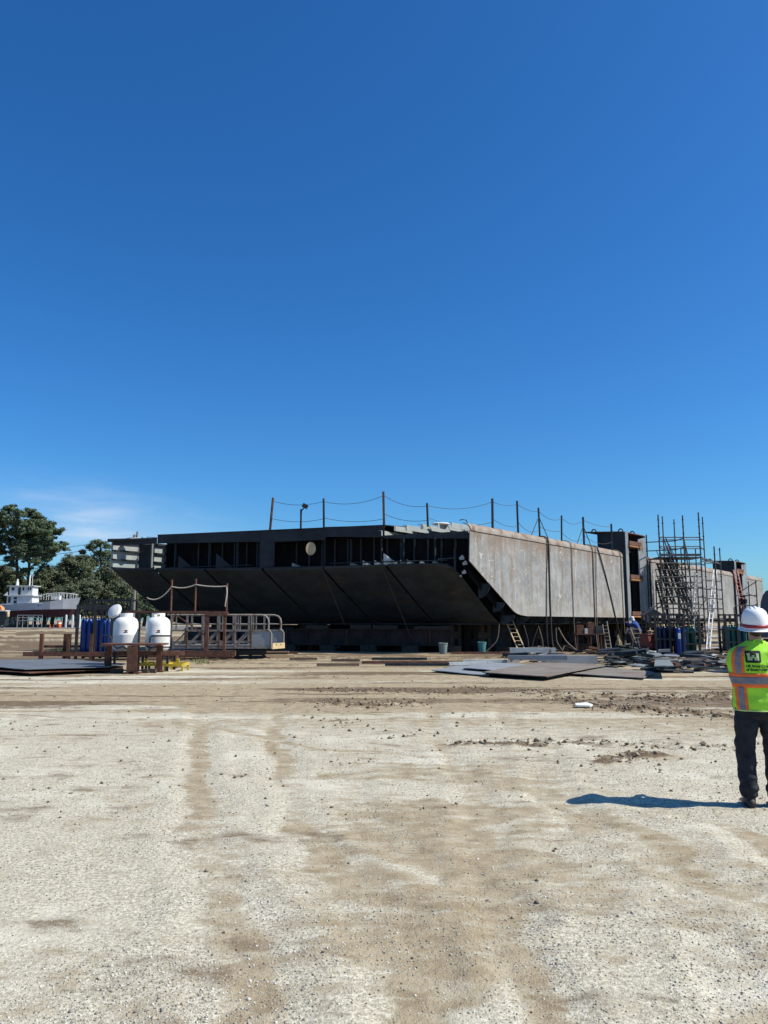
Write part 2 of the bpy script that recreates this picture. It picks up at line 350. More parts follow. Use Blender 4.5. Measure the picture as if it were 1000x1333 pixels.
# churned mud ridges
RUTS = [(gxy(l), w, a) for l, w, a in [
    ([(410, 898), (470, 900), (540, 900), (610, 903)], 0.22, 1.0),
    ([(415, 914), (450, 916), (490, 918), (540, 913)], 0.26, 1.0),
    ([(600, 967), (640, 966), (690, 971)], 0.14, 1.0),
    ([(690, 965), (760, 968), (840, 970), (950, 972)], 0.16, 0.6),
    ([(780, 990), (820, 986), (850, 984)], 0.16, 1.0),
    ([(800, 908), (870, 912), (950, 906)], 0.35, 1.0),
    ([(700, 905), (760, 916), (820, 924), (900, 928)], 0.22, 0.9),
    ([(850, 925), (910, 931), (960, 934)], 0.22, 1.0),
    ([(430, 937), (455, 941)], 0.12, 0.7), ([(520, 960), (560, 955)], 0.10, 0.5),
    ([(430, 1000), (470, 990)], 0.10, 0.4), ([(280, 1010), (340, 1016)], 0.06, 0.4),
    ([(640, 1180), (690, 1195), (740, 1190)], 0.12, 0.45), ([(640, 1300), (700, 1310)], 0.10, 0.45), ([(690, 1150), (740, 1155)], 0.06, 0.4),
    ([(110, 1240), (160, 1260)], 0.06, 0.4), ([(290, 1205), (330, 1225)], 0.07, 0.55), ([(365, 1230), (430, 1240)], 0.06, 0.4), ([(440, 1270), (520, 1285)], 0.08, 0.4),
    ([(830, 1295), (880, 1300)], 0.05, 0.4), ([(250, 1130), (300, 1140)], 0.05, 0.4), ([(560, 1040), (620, 1050)], 0.06, 0.35), ([(700, 1100), (760, 1090)], 0.08, 0.35),
    ([(600, 895), (680, 899), (740, 903)], 0.20, 0.7), ([(0, 985), (6, 984)], 0.05, 0.4), ([(960, 905), (1010, 903)], 0.3, 0.8),
    ([(255, 865), (300, 862), (370, 866)], 0.5, 0.6), ([(380, 880), (440, 882), (520, 878)], 0.35, 0.5),
    ([(700, 858), (760, 862), (850, 866), (960, 868)], 1.5, 0.95), ([(690, 850), (800, 850), (960, 852)], 1.6, 0.9), ([(250, 857), (400, 856), (560, 858), (640, 856)], 1.3, 0.75),
    ([(0, 832), (60, 833), (110, 832)], 2.2, 0.5), ([(0, 841), (60, 842), (110, 841)], 1.0, 0.4),
]]
def ground_fields(x, y):
    r = np.hypot(x, y)
    wx = x + 0.5 * (fbm(x * 0.9, y * 0.9, 4, 5) - 0.5); wy = y + 0.5 * (fbm(x * 0.9, y * 0.9, 4, 9) - 0.5)
    tr = np.zeros_like(x); hgt = np.zeros_like(x); brk = 0.6 + 0.4 * sstep(fbm(x * 0.5, y * 0.5, 3, 61), 0.35, 0.6)
    for pts, w in TRACKS:
        d = seg_d(wx, wy, pts); k = 1 - sstep(d, w * 0.2, w * 0.95)
        tr = np.maximum(tr, k); hgt -= 0.010 * (1 - sstep(d, w * 0.4, w * 1.1)); hgt += 0.006 * np.exp(-((d - w * 1.35) / (w * 0.35)) ** 2)
    md = np.zeros_like(x); rough = fbm(x * 5, y * 5, 4, 31)
    for pts, w, a in RUTS:
        d = seg_d(wx, wy, pts); k = (1 - sstep(d, w * 0.3, w * 2.4)); halo = 1 - sstep(d, w, w * 5); tr = np.maximum(tr, halo * a * 0.8)
        md = np.maximum(md, k * a * sstep(rough, 0.34, 0.60)); hgt += k * a * 0.20 * (rough - 0.46) * min(1, w / 0.15) * sstep(r, 8, 11)
    base = fbm(x * 0.45, y * 0.45, 5, 3)
    tan_ = sstep(base, 0.52, 0.70) * 0.42
    st = fbm(x * 0.12 + 3, y * 0.9, 4, 21); far = sstep(r, 9, 17)     # bare dirt streaks running across the yard further off
    tan_ = np.maximum(tan_, far * sstep(st, 0.33, 0.54) * 0.92)
    st2 = fbm(x * 0.16, y * 1.6 + 5, 4, 27); md = np.maximum(md, sstep(r, 13, 19) * sstep(st2, 0.48, 0.66) * 0.75)
    tan_ = np.maximum(tan_, sstep(y, 25, 32) * 0.9)
    near = sstep(fbm(x * 1.6 + 7, y * 1.6, 5, 44), 0.52, 0.68) * 0.35
    blob = np.exp(-((x - 0.25 - 0.05 * y) / (0.9 + 0.10 * y)) ** 2) * (1 - sstep(y, 8, 13)); tan_ = np.maximum(tan_, blob * sstep(fbm(x * 0.9 + 4, y * 1.1, 5, 36), 0.36, 0.58) * 0.75)
    dirt = np.clip(np.maximum(np.maximum(tr * 0.72 * brk, tan_), near), 0, 1)
    br = sstep(fbm(x * 1.1 + 2, y * 1.7, 4, 48), 0.60, 0.74) * 0.42 * (1 - sstep(r, 16, 22)); md = np.maximum(md, br)
    far_mud = sstep(fbm(x * 0.035, y * 0.20 + 2, 4, 55), 0.44, 0.58) * sstep(y, 38, 50) * 0.85 * (1 - sstep(y, 160, 168))
    md = np.maximum(md, far_mud); md = np.maximum(md, 0.8 * sstep(y, 29, 36) * (1 - sstep(y, 60, 80)) * sstep(fbm(x * 0.3, y * 0.5, 4, 57), 0.36, 0.56))
    hgt += 0.04 * (fbm(x * 0.22, y * 0.22, 3, 71) - 0.5) + 0.007 * (fbm(x * 2.2, y * 2.2, 3, 77) - 0.5) * (1 - 0.6 * tr)
    hgt += 0.012 * (fbm(x * 9, y * 9, 3, 83) - 0.5) * (1 - sstep(r, 14, 22))
    hgt *= 1 - sstep(r, 55, 90)
    hgt -= 0.44 * sstep(y, 42.5, 52) * sstep(x, -9, 4) * (1 - sstep(y, 110, 150))    # the hull stands in a slight dip
    return hgt, dirt, md
def gz(x, y): return float(ground_fields(np.array([x]), np.array([y]))[0][0])
def build_ground():
    radii = [0.0, 0.5, 1.2, 2.0, 2.6]; r = 2.9
    while r < 48: radii.append(r); r *= 1.0085
    while r < 5200: radii.append(r); r *= 1.10
    radii = np.array(radii[1:])
    ang = np.concatenate([np.linspace(-180, -36, 49)[:-1], np.linspace(-36, 36, 620), np.linspace(36, 180, 49)[1:-1]])
    a = np.radians(ang); na = len(a); nr = len(radii)
    X = (radii[:, None] * np.sin(a)[None]).ravel(); Y = (radii[:, None] * np.cos(a)[None]).ravel()
    h, dirt, md = ground_fields(X, Y)
    h = np.where(np.hypot(X, Y) < 2.5, h * 0.5, h)
    co = np.empty((nr * na + 1, 3), np.float32); co[:-1, 0] = X; co[:-1, 1] = Y; co[:-1, 2] = h; co[-1] = (0, 0, 0)
    i = np.arange(nr - 1)[:, None] * na; j = np.arange(na)[None]; j2 = (j + 1) % na
    q = np.stack([(i + j), (i + na + j), (i + na + j2), (i + j2)], -1).reshape(-1, 4)
    q = q[:, ::-1]
    t = np.stack([np.full(na, nr * na), np.arange(na), (np.arange(na) + 1) % na], -1)[:, ::-1]
    me = bpy.data.meshes.new('ground')
    nq, ntri = len(q), len(t)
    me.vertices.add(len(co)); me.vertices.foreach_set('co', co.ravel())
    me.loops.add(nq * 4 + ntri * 3); me.loops.foreach_set('vertex_index', np.concatenate([q.ravel(), t.ravel()]).astype(np.int32))
    me.polygons.add(nq + ntri)
    me.polygons.foreach_set('loop_start', np.concatenate([np.arange(nq) * 4, nq * 4 + np.arange(ntri) * 3]).astype(np.int32))
    me.polygons.foreach_set('use_smooth', [True] * (nq + ntri)); me.update(calc_edges=True); me.validate()
    for nm, arr in (('dirt', dirt), ('mud', md)):
        at = me.attributes.new(nm, 'FLOAT', 'POINT'); at.data.foreach_set('value', np.append(arr, 0.3).astype(np.float32))
    m, nt, b = new_mat('gravel_yard'); v = objvec(nt)
    A = lambda n: (lambda k: (setattr(k, 'attribute_name', n), k.outputs['Fac'])[1])(nd(nt, 'ShaderNodeAttribute'))
    dirt_, mud_ = A('dirt'), A('mud')
    n_big = noise(nt, v, 0.8, 6, 0.6); n_mid = noise(nt, v, 5.0, 6, 0.65); n_fine = noise(nt, v, 38, 4, 0.7); n_vf = noise(nt, v, 110, 2, 0.6)
    grav = mixc(nt, ramp(nt, n_fine, 0.32, 0.68), (0.305, 0.265, 0.190), (0.645, 0.600, 0.490))
    grav = mixc(nt, fm(nt, 'MULTIPLY', ramp(nt, n_vf, 0.60, 0.68), 0.6), grav, (0.12, 0.105, 0.085))
    grav = mixc(nt, fm(nt, 'MULTIPLY', ramp(nt, n_mid, 0.5, 0.66), 0.45), grav, (0.36, 0.30, 0.215))
    grav = mixc(nt, fm(nt, 'MULTIPLY', ramp(nt, n_big, 0.52, 0.64), 0.35), grav, (0.70, 0.665, 0.56))
    tan = mixc(nt, ramp(nt, n_mid, 0.3, 0.7), (0.262, 0.205, 0.130), (0.390, 0.322, 0.220))
    tan = mixc(nt, fm(nt, 'MULTIPLY', ramp(nt, n_fine, 0.55, 0.75), 0.5), tan, (0.50, 0.435, 0.335))
    mudc = mixc(nt, ramp(nt, n_fine, 0.3, 0.7), (0.085, 0.060, 0.038), (0.205, 0.150, 0.098))
    # ragged edge between gravel and dirt
    n_st = noise(nt, objvec(nt, (0.75, 1.5, 1)), 3.2, 8, 0.72); f = fm(nt, 'ADD', fm(nt, 'MULTIPLY', dirt_, 0.95), fm(nt, 'MULTIPLY', fm(nt, 'SUBTRACT', n_st, 0.5), 2.1)); f = fm(nt, 'ADD', f, fm(nt, 'MULTIPLY', fm(nt, 'SUBTRACT', n_fine, 0.5), 0.8))
    col = mixc(nt, ramp(nt, f, 0.26, 0.76), grav, tan)
    f2 = fm(nt, 'ADD', mud_, fm(nt, 'MULTIPLY', fm(nt, 'SUBTRACT', n_st, 0.5), 1.3)); f2 = fm(nt, 'ADD', f2, fm(nt, 'MULTIPLY', fm(nt, 'SUBTRACT', n_fine, 0.5), 0.6)); f2 = fm(nt, 'MULTIPLY', f2, ramp(nt, mud_, 0.02, 0.2))
    col = mixc(nt, ramp(nt, f2, 0.25, 0.75), col, mudc)
    nt.links.new(col, b.inputs['Base Color']); b.inputs['Roughness'].default_value = 0.95; b.inputs['Specular IOR Level'].default_value = 0.1
    hh = fm(nt, 'ADD', fm(nt, 'MULTIPLY', n_fine, 1.0), fm(nt, 'MULTIPLY', n_vf, 0.45)); hh = fm(nt, 'ADD', hh, fm(nt, 'MULTIPLY', n_mid, 0.8))
    bump(nt, b, hh, 0.75, 0.018)
    me.materials.append(m); ob = bpy.data.objects.new('ground', me); COL.objects.link(ob); struct(ob)
build_ground()

# road along the far side of the yard
b = MB(); ya, yb = 168.0, 240.0
b.hexa([(-700, ya, -0.1), (700, ya, -0.1), (700, yb, -0.1), (-700, yb, -0.1), (-700, ya, 0.03), (700, ya, 0.03), (700, yb, 0.03), (-700, yb, 0.03)])
struct(b.build('road', M['asphalt'], smooth=False))

def rubble(name, pts, sizes, mats, label, cat, flat=0.7):
    # many angular little stones in one mesh
    base = np.array([(1, 0, 0), (-1, 0, 0), (0, 1, 0), (0, -1, 0), (0, 0, 1), (0, 0, -1)], np.float32)
    bf = np.array([(0, 2, 4), (2, 1, 4), (1, 3, 4), (3, 0, 4), (2, 0, 5), (1, 2, 5), (3, 1, 5), (0, 3, 5)])
    n = len(pts); sizes = np.asarray(sizes)
    th = rng.uniform(0, 6.283, n); ex = rng.uniform(0.6, 1.4, (n, 6, 1)); v = base[None] * ex
    v = v + rng.normal(0, 0.18, v.shape); v[..., 2] *= flat
    c, s = np.cos(th)[:, None], np.sin(th)[:, None]
    vx = v[..., 0] * c - v[..., 1] * s; vy = v[..., 0] * s + v[..., 1] * c
    v = np.stack([vx, vy, v[..., 2]], -1) * sizes[:, None, None] + np.asarray(pts)[:, None, :]
    f = (bf[None] + np.arange(n)[:, None, None] * 6).reshape(-1, 3)
    me = bpy.data.meshes.new(name); me.vertices.add(n * 6); me.vertices.foreach_set('co', v.astype(np.float32).ravel())
    me.loops.add(len(f) * 3); me.loops.foreach_set('vertex_index', f.astype(np.int32).ravel())
    me.polygons.add(len(f)); me.polygons.foreach_set('loop_start', (np.arange(len(f)) * 3).astype(np.int32)); me.update(calc_edges=True)
    for m in mats: me.materials.append(m)
    me.polygons.foreach_set('material_index', np.repeat(rng.integers(0, len(mats), n), 8).astype(np.int32))
    o = bpy.data.objects.new(name, me); COL.objects.link(o); tag(o, label, cat, kind='stuff'); return o
def gravel():
    n = 110000; r = 3.2 * (26 / 3.2) ** (rng.random(n) ** 1.15); a = np.radians(rng.uniform(-30, 30, n)); x = r * np.sin(a); y = r * np.cos(a)
    h, d, m = ground_fields(x, y); cl = fbm(x * 1.1, y * 1.1, 3, 91)
    keep = rng.random(n) < np.clip((1 - 0.7 * d) * sstep(cl, 0.3, 0.62) + 0.10, 0, 1); x, y, h, r = x[keep], y[keep], h[keep], r[keep]
    s = (0.0026 + 0.0050 * rng.random(len(x)) ** 2.5) * (1 + 0.03 * r); big = rng.random(len(x)) < 0.008; s = np.where(big, s * 2.2, s)
    gm = [mat('stone_pale', (0.60, 0.58, 0.53), (0.48, 0.46, 0.41), 30, 0.9, bmp=0), mat('stone_grey', (0.34, 0.32, 0.28), (0.26, 0.24, 0.21), 30, 0.9, bmp=0),
          mat('stone_dark', (0.25, 0.23, 0.195), (0.17, 0.155, 0.13), 30, 0.9, bmp=0), mat('stone_tan', (0.44, 0.39, 0.31), (0.34, 0.29, 0.22), 30, 0.9, bmp=0)]
    rubble('gravel', np.stack([x, y, h + s * 0.15], -1), s, gm, 'loose pale gravel scattered over the yard', 'gravel')
    pts = []; sz = []
    for l, w, a_ in RUTS[:24]:
        L = sum(math.dist(p, q) for p, q in zip(l[:-1], l[1:])); k = int(170 * L * w / 0.2 * a_)
        k = min(k, 2200)
        for _ in range(k):
            i = random.randrange(len(l) - 1); t = random.random()
            px = l[i][0] * (1 - t) + l[i + 1][0] * t + random.gauss(0, w * 1.5); py = l[i][1] * (1 - t) + l[i + 1][1] * t + random.gauss(0, w * 1.5)
            pts.append((px, py)); sz.append((0.007 + 0.036 * random.random() ** 4.5) * min(1, math.hypot(px, py) / 11) ** 1.3)
    for _ in range(1800):
        g = G(random.uniform(-20, 1020), 865 + 200 * random.random() ** 1.6); pts.append((g.x, g.y)); sz.append((0.005 + 0.028 * random.random() ** 5) * min(1, g.y / 12))
    pts = np.array(pts); sz = np.array(sz); h = ground_fields(pts[:, 0], pts[:, 1])[0]
    rubble('mud_clods', np.column_stack([pts, h + sz * 0.3]), sz, [mat('mud_clod', (0.15, 0.112, 0.075), (0.09, 0.066, 0.044), 12, 0.95, bmp=0), mat('dry_clod', (0.29, 0.235, 0.17), (0.21, 0.17, 0.12), 12, 0.95, bmp=0)],
           'dark clods of churned mud along the ruts', 'mud', 0.8)
gravel()
def grass_tufts():
    b = MB()
    for cx, cy, n, hgt in ((75, 847, 60, 0.28), (82, 849, 40, 0.22), (308, 857, 50, 0.3), (255, 862, 30, 0.2), (265, 864, 30, 0.18), (70, 826, 30, 0.3)):
        g = G(cx, cy)
        for _ in range(n):
            x = g.x + random.gauss(0, 0.22); y = g.y + random.gauss(0, 0.2); a = random.uniform(0, 6.28); h = hgt * random.uniform(0.5, 1.2)
            w = 0.02; lx, ly = random.gauss(0, 0.08), random.gauss(0, 0.08)
            b.add([(x - w * math.cos(a), y - w * math.sin(a), 0), (x + w * math.cos(a), y + w * math.sin(a), 0), (x + lx, y + ly, h)], [(0, 1, 2)])
    tag(b.build('grass_tufts', M['grassy'], smooth=False), 'small tufts of grass by the rusty beams', 'grass', kind='stuff')
grass_tufts()
# ------------------------------------------------------------------ barge under construction
C0 = Vector((4.515, 40.0, 0)); U = Vector((0.656, 0.755, 0)).normalized(); V = Vector((-0.976, 0.217, 0)).normalized(); Zu = Vector((0, 0, 1))
def B(s, t, z): return C0 + V * s + U * t + Zu * z
M['pale_primer'] = mat('pale_primer', (0.36, 0.385, 0.37), (0.27, 0.29, 0.28), 2.0, 0.6, 0, 0.25, (0.2, 0.13, 0.08))  # primer brightened to carry the sunlight on the open framing
barge = thing('barge', 'long unfinished steel barge hull with raked dark bow and grey weathered side, standing on blocks', 'barge', C0)
def clip(poly, lo, hi):
    def half(pl, f, bnd):
        out = []
        for i in range(len(pl)):
            a, c = pl[i], pl[(i + 1) % len(pl)]; ia, ic = f(a), f(c)
            if ia: out.append(a)
            if ia != ic:
                k = (bnd - a[0]) / (c[0] - a[0]); out.append((bnd, a[1] + k * (c[1] - a[1])))
        return out
    return half(half(poly, lambda p: p[0] >= lo, lo), lambda p: p[0] <= hi, hi)
def ztop(t): return 6.84 - 0.0122 * t
def side_module(root, prof, cuts, z_off=0.42, t0=0.0, t1=1.0, inner=True):
    for a, c in zip(cuts[:-1], cuts[1:]):
        pl = clip(prof, a + 0.003, c - 0.003); m = MB(); m.prism([B(0, t, z) for t, z in pl], V * 0.04); m.build('side_plate', M['hull_side'], root, ang=20)
    m = MB(); n = 7; ring = lambda t: [B(0.40 * (1 - math.cos(k / n * math.pi / 2)) - 0.012, t, ztop(t) - z_off + z_off * math.sin(k / n * math.pi / 2)) for k in range(n + 1)]
    ts = np.linspace(t0, t1, 9); vs = []
    for t in ts: vs += ring(t)
    w = n + 1; fs = [(i * w + j, (i + 1) * w + j, (i + 1) * w + j + 1, i * w + j + 1) for i in range(len(ts) - 1) for j in range(n)]
    base = len(vs); inn = []
    for t in ts: inn += [p + V * 0.05 - Zu * 0.03 for p in ring(t)]
    vs += inn; fs += [tuple(base + k for k in reversed(f)) for f in fs[:]]
    for i in (0, len(ts) - 1):
        for j in range(n): fs.append((i * w + j, i * w + j + 1, base + i * w + j + 1, base + i * w + j) if i == 0 else (base + i * w + j, base + i * w + j + 1, i * w + j + 1, i * w + j))
    m.add(vs, fs); m.build('gunwale', M['gunwale'], root)
    # knuckle bead along the joint
    m = MB(); m.beam(B(-0.02, t0 + 0.02, ztop(t0) - z_off), B(-0.02, t1 - 0.02, ztop(t1) - z_off), 0.05, 0.035); m.build('weld_bead', M['gunwale'], root)
arc = lambda: [(3.82, 2.43), (4.10, 2.26), (4.46, 2.12), (4.9, 2.03), (5.6, 1.975)]
prof1 = [(-0.10, 4.80)] + arc() + [(18.85, 1.93), (18.85, ztop(18.85) - 0.42), (-0.02, ztop(0) - 0.42)]
side_module(barge, prof1, [-0.3, 7.1, 13.6, 18.9], t0=0.05, t1=18.85)
# hull core (solid black filler added to block light behind the plating)
core = [(1.45, 6.30), (1.45, 4.35), (4.1, 1.98), (5.0, 1.62), (44, 1.62), (44, 6.2)]
m = MB(); m.prism([B(0.95, t, z) for t, z in core], V * 16.2); m.build('hull_light_block', M['void'], barge, smooth=False)
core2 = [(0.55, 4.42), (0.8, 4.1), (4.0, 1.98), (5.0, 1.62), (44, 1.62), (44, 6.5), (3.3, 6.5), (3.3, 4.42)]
m = MB(); m.prism([B(17.3, t, z) for t, z in core2], V * 3.2); m.build('hull_light_block', M['void'], barge, smooth=False)
# bottom rake: six plates with deep seams
cuts = [0.92, 4.5, 8.04, 11.5, 14.94, 18.02, 20.75]
rk = [(-0.02, 4.70), (0.0, 4.60), (0.7, 4.07), (1.6, 3.40), (2.5, 2.74), (3.4, 2.10), (3.9, 1.78), (4.4, 1.57), (6.5, 1.52)]
ztb = lambda s: -0.0 + (0.0 if s < 4 else -0.12 * math.sin(min(1, (s - 4) / 14) * math.pi))
for a, c in zip(cuts[:-1], cuts[1:]):
    m = MB(); vs = []; ss = [a + 0.08, (a + c) / 2, c - 0.08]
    if a < 1: ss = [a, a + 0.12, a + 0.35, a + 0.8, (a + c) / 2, c - 0.08]
    for s in ss:
        for k, (t, z) in enumerate(rk):
            drop = 0.0
            if a < 1 and k < 2: drop = max(0, 0.30 * (1 - min(1, (s - a) / 0.8)) ** 2)
            vs.append(B(s, t + drop * 0.8, z + ztb(s) * max(0, (z - 1.6) / 3) - drop))
    w = len(rk); fs = [(i * w + j, i * w + j + 1, (i + 1) * w + j + 1, (i + 1) * w + j) for i in range(len(ss) - 1) for j in range(w - 1)]
    nb = len(vs); vs += [p + U * 0.03 + Zu * 0.02 for p in vs]; fs += [tuple(nb + k for k in reversed(f)) for f in fs[:]]
    for j in range(w - 1):
        fs += [(j, nb + j, nb + j + 1, j + 1)]; e = (len(ss) - 1) * w; fs += [(e + j + 1, nb + e + j + 1, nb + e + j, e + j)]
    for i in range(len(ss) - 1):
        fs += [(i * w, (i + 1) * w, nb + (i + 1) * w, nb + i * w)]
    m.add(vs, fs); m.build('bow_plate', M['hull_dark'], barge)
for c in cuts[1:-1]:   # black backing strips added to keep the open seams dark
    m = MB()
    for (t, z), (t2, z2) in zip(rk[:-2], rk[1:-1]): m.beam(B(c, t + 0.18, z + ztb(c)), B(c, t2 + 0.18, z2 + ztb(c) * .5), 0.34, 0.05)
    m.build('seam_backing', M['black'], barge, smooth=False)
# flat bottom
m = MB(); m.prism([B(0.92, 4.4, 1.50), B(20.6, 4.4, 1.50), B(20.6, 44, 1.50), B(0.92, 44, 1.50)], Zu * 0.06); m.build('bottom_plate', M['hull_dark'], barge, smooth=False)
# headlog recess: sill, struts, stiffeners, brackets, open frames
m = MB(); m.beam(B(1.3, 0.25, 4.66), B(20.5, 0.25, 4.58), 0.5, 0.05); m.build('sill_plate', M['dark_steel'], barge, smooth=False)
for s, w_, z0, z1, t in ((11.8, 0, 0, 0, 0),):
    m = MB(); m.prism([B(7.95, 0.06, 6.10), B(11.75, 0.06, 6.02), B(11.75, 0.06, 6.66), B(7.95, 0.06, 6.74)], U * 0.03); m.build('fascia_plate', M['dark_steel'], barge, smooth=False); m = MB(); m.prism([B(10.9, 0.08, 4.70), B(11.75, 0.08, 4.62), B(11.75, 0.08, 6.05), B(10.9, 0.08, 6.05)], U * 0.03); m.build('front_bulkhead', M['dark_steel'], barge, smooth=False)
m = MB()   # lit disc of cut plate leaning in the opening
c = B(8.72, 0.0, 5.62); ax = (V * 0.97 + Vector((0, 0, 0.0))).normalized()
m.prism([c + ax * (0.21 * math.cos(a)) + Zu * (0.36 * math.sin(a)) + U * (-0.02 - 0.09 * math.cos(a)) for a in np.linspace(0, 2 * math.pi, 20)[:-1]], U * 0.02 - V * 0.002)
m.build('manhole_cover', M['cream'], barge)
for s0, s1, za, zb in ((4.62, 7.95, 6.15, 6.80), (11.75, 17.97, 6.02, 6.62)):
    m = MB(); m.prism([B(s0, 0.02, ztop(s0) - 0.62 if s0 > 11 else za), B(s1, 0.02, zb - 0.52 if s0 > 11 else za + 0.1), B(s1, 0.02, zb), B(s0, 0.02, 6.80 if s0 < 11 else 6.70)], U * 0.03); m.build('fascia_plate', M['dark_steel'], barge, smooth=False)
m = MB(); m.prism([B(0.35, 0.42, 6.02), B(4.7, 0.10, 6.10), B(4.7, 0.10, 6.26), B(0.35, 0.42, 6.42)], U * 0.03); m.build('fascia_plate', M['dark_steel'], barge, smooth=False)
for k, s in enumerate(np.arange(1.6, 17.2, 0.75)):
    if 10.8 < s < 11.9: continue
    m = MB(); m.box(B(s, 1.38, 5.45), (0.09, 0.14, 1.60), rz=math.atan2(V.y, V.x)); m.build('stiffener', M['dark_steel'], barge, smooth=False)
for s in (2.0, 3.7, 4.9, 6.6, 8.1, 12.0, 13.2, 14.9, 17.0):
    m = MB(); m.beam(B(s, 0.22, 4.68), B(s, 0.22, 6.1), 0.06, 0.10, upv=U); m.build('strut', M['dark_steel'], barge, smooth=False)
for s, h_, mt in ((3.2, .28, 'primer'), (3.55, .25, 'primer'), (4.45, .62, 'palescrap'), (4.05, .3, 'primer'), (4.95, .26, 'palescrap'), (5.6, .26, 'palescrap'), (6.3, .2, 'primer'), (2.5, .2, 'primer'), (1.8, .2, 'primer'), (9.6, .2, 'primer'), (14.1, .8, 'dark_steel'), (16.4, .7, 'dark_steel')):
    m = MB(); m.prism([B(s + 0.2, 0.0, 4.66), B(s - h_ * 0.75, 0.22, 4.66), B(s + 0.2, 0.0, 4.66 + h_)], U * 0.02 - V * 0.02); m.build('bracket', M[mt], barge, smooth=False)
for p_, q_ in ((B(1.2, -0.02, 4.86), B(7.6, -0.02, 4.80)), (B(12.2, 0.1, 4.78), B(17.2, 0.1, 4.72))): m = MB(); m.tube([p_, q_], 0.03); m.build('toe_rail', M['dark_steel'], barge)
# deck plate
dk = [(17.97, 0.0), (4.62, 0.0), (4.2, 1.2), (2.6, 2.6), (0.35, 3.6), (0.35, 18.8), (17.97, 18.8)]
m = MB(); m.prism([B(s, t, (6.80 if s < 10 else 6.58) - 0.012 * t * (0 if s > 4 else 1)) for s, t in dk], Zu * 0.03); m.build('deck_plate', M['dark_steel'], barge, smooth=False)
# open deck longitudinals at the corner, sunlit webs
for k, (s, t, z) in enumerate([(4.72, -0.05, 6.50), (4.05, 0.0, 6.74), (3.45, 0.05, 6.77), (2.62, 0.0, 6.80), (1.72, 0.05, 6.83), (1.02, 0.1, 6.84)]):
    m = MB(); L = 3.2 if k else 2.0
    m.prism([B(s, t, z), B(s, t + L, z - 0.03), B(s, t + L, z - 0.29), B(s, t, z - 0.26)], V * 0.025); m.prism([B(s + .02, t, z), B(s + .02, t + L, z - 0.03), B(s + 0.17, t + L, z - 0.03), B(s + 0.17, t, z)], Zu * 0.02)
    m.build('deck_beam', M['pale_primer'], barge, smooth=False)
m = MB(); m.ball(B(1.9, 0.6, 6.85), (0.5, 0.4, 0.09)); m.build('tarp_bundle', M['white'], barge)
m = MB(); m.tube([B(0.30, 0.35, 6.78), B(0.32, 0.2, 6.98), B(0.42, 0.05, 7.0), B(0.55, 0.0, 6.96)], 0.025); m.build('hook', M['dark_steel'], barge)
# far-side shell with its longitudinals, open to the sun
m = MB(); m.prism([B(20.75, -0.1, 4.6), B(20.75, 6, 4.6), B(20.75, 6, 6.34), B(20.75, -0.1, 6.34)], V * 0.03); m.build('shell_plate', M['pale_primer'], barge, smooth=False)
for z, h_ in ((6.24, 0.12), (5.72, 0.07), (5.20, 0.07), (4.72, 0.07)):
    m = MB(); m.hexa([B(20.72, -0.1, z), B(20.58, -0.1, z), B(20.58, 5.5, z), B(20.72, 5.5, z), B(20.72, -0.1, z + h_), B(20.58, -0.1, z + h_), B(20.58, 5.5, z + h_), B(20.72, 5.5, z + h_)]); m.build('longitudinal', M['dark_steel'], barge, smooth=False)
m = MB(); m.prism([B(20.7, 1.62, 4.62), B(19.85, 1.62, 4.62), B(19.85, 1.62, 6.2), B(20.7, 1.62, 6.2)], U * 0.03); m.build('web_frame', M['dark_steel'], barge, smooth=False)
m = MB(); m.beam(B(19.82, 1.6, 4.5), B(19.82, 1.6, 6.3), 0.12, 0.10, upv=U); m.build('frame_flange', M['primer'], barge, smooth=False)
m = MB(); m.tube([B(20.95, -0.15, 6.33), B(18.2, 0.1, 6.36)], 0.10, 10); m.build('rubbing_bar', M['dark_steel'], barge)
m = MB(); m.prism([B(18.0, 0.0, 6.1), B(20.8, -0.05, 6.05), B(20.8, -0.05, 6.22), B(18.0, 0.0, 6.45)], U * 0.03); m.build('fascia_plate', M['dark_steel'], barge, smooth=False)
for s, t, ln, hh in ((19.6, 2.5, 1.1, .25), (18.5, 2.6, .9, .36), (17.6, 2.8, 1.0, .38)):
    m = MB(); m.box(B(s, t, 6.45 + hh / 2), (ln, 0.5, hh), rz=-.2); m.build('deck_box', M['primer'], barge, smooth=False)
m = MB(); m.ball(B(19.9, .6, 6.42), (0.6, 0.25, 0.11)); m.build('tarp_bundle', M['white'], barge)
# bilge brackets hanging below the side plating
def bilge(t, r, zc, sc=0.86):
    m = MB(); pl = [B(sc, t, zc)]
    for a in np.linspace(0, math.pi / 2, 9): pl.append(B(sc - (sc - 0.06) * math.cos(a), t, zc - r * math.sin(a)))
    m.prism(pl, U * 0.03); m.build('bilge_bracket', M['slate'], barge, smooth=False)  # dark slate colour carries the shade below the side
for t in (4.35, 6.0, 7.6, 9.2, 10.8, 12.4, 14.0, 15.6, 17.2): bilge(t, 0.52, 2.03)
bilge(1.9, 0.8, 3.70, .7); bilge(3.3, 0.55, 2.72, .7)
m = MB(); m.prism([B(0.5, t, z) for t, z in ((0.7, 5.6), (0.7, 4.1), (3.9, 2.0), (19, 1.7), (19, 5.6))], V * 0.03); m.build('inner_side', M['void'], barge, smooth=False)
for s, t, z, r in ((0.75, 0.5, 5.0, .16), (0.62, 0.55, 4.72, .15), (0.7, 0.6, 4.25, .13), (0.85, .55, 4.05, .07)):
    m = MB(); c = B(s, t, z); m.prism([c + V * (r * f * math.cos(a)) + Zu * (r * f * math.sin(a)) for a, f in zip(np.linspace(0, 6.28, 8)[:-1], (1, .7, 1.1, .8, 1, .6, .9))], U * 0.01); m.build('cut_tab', M['palescrap'], barge, smooth=False)
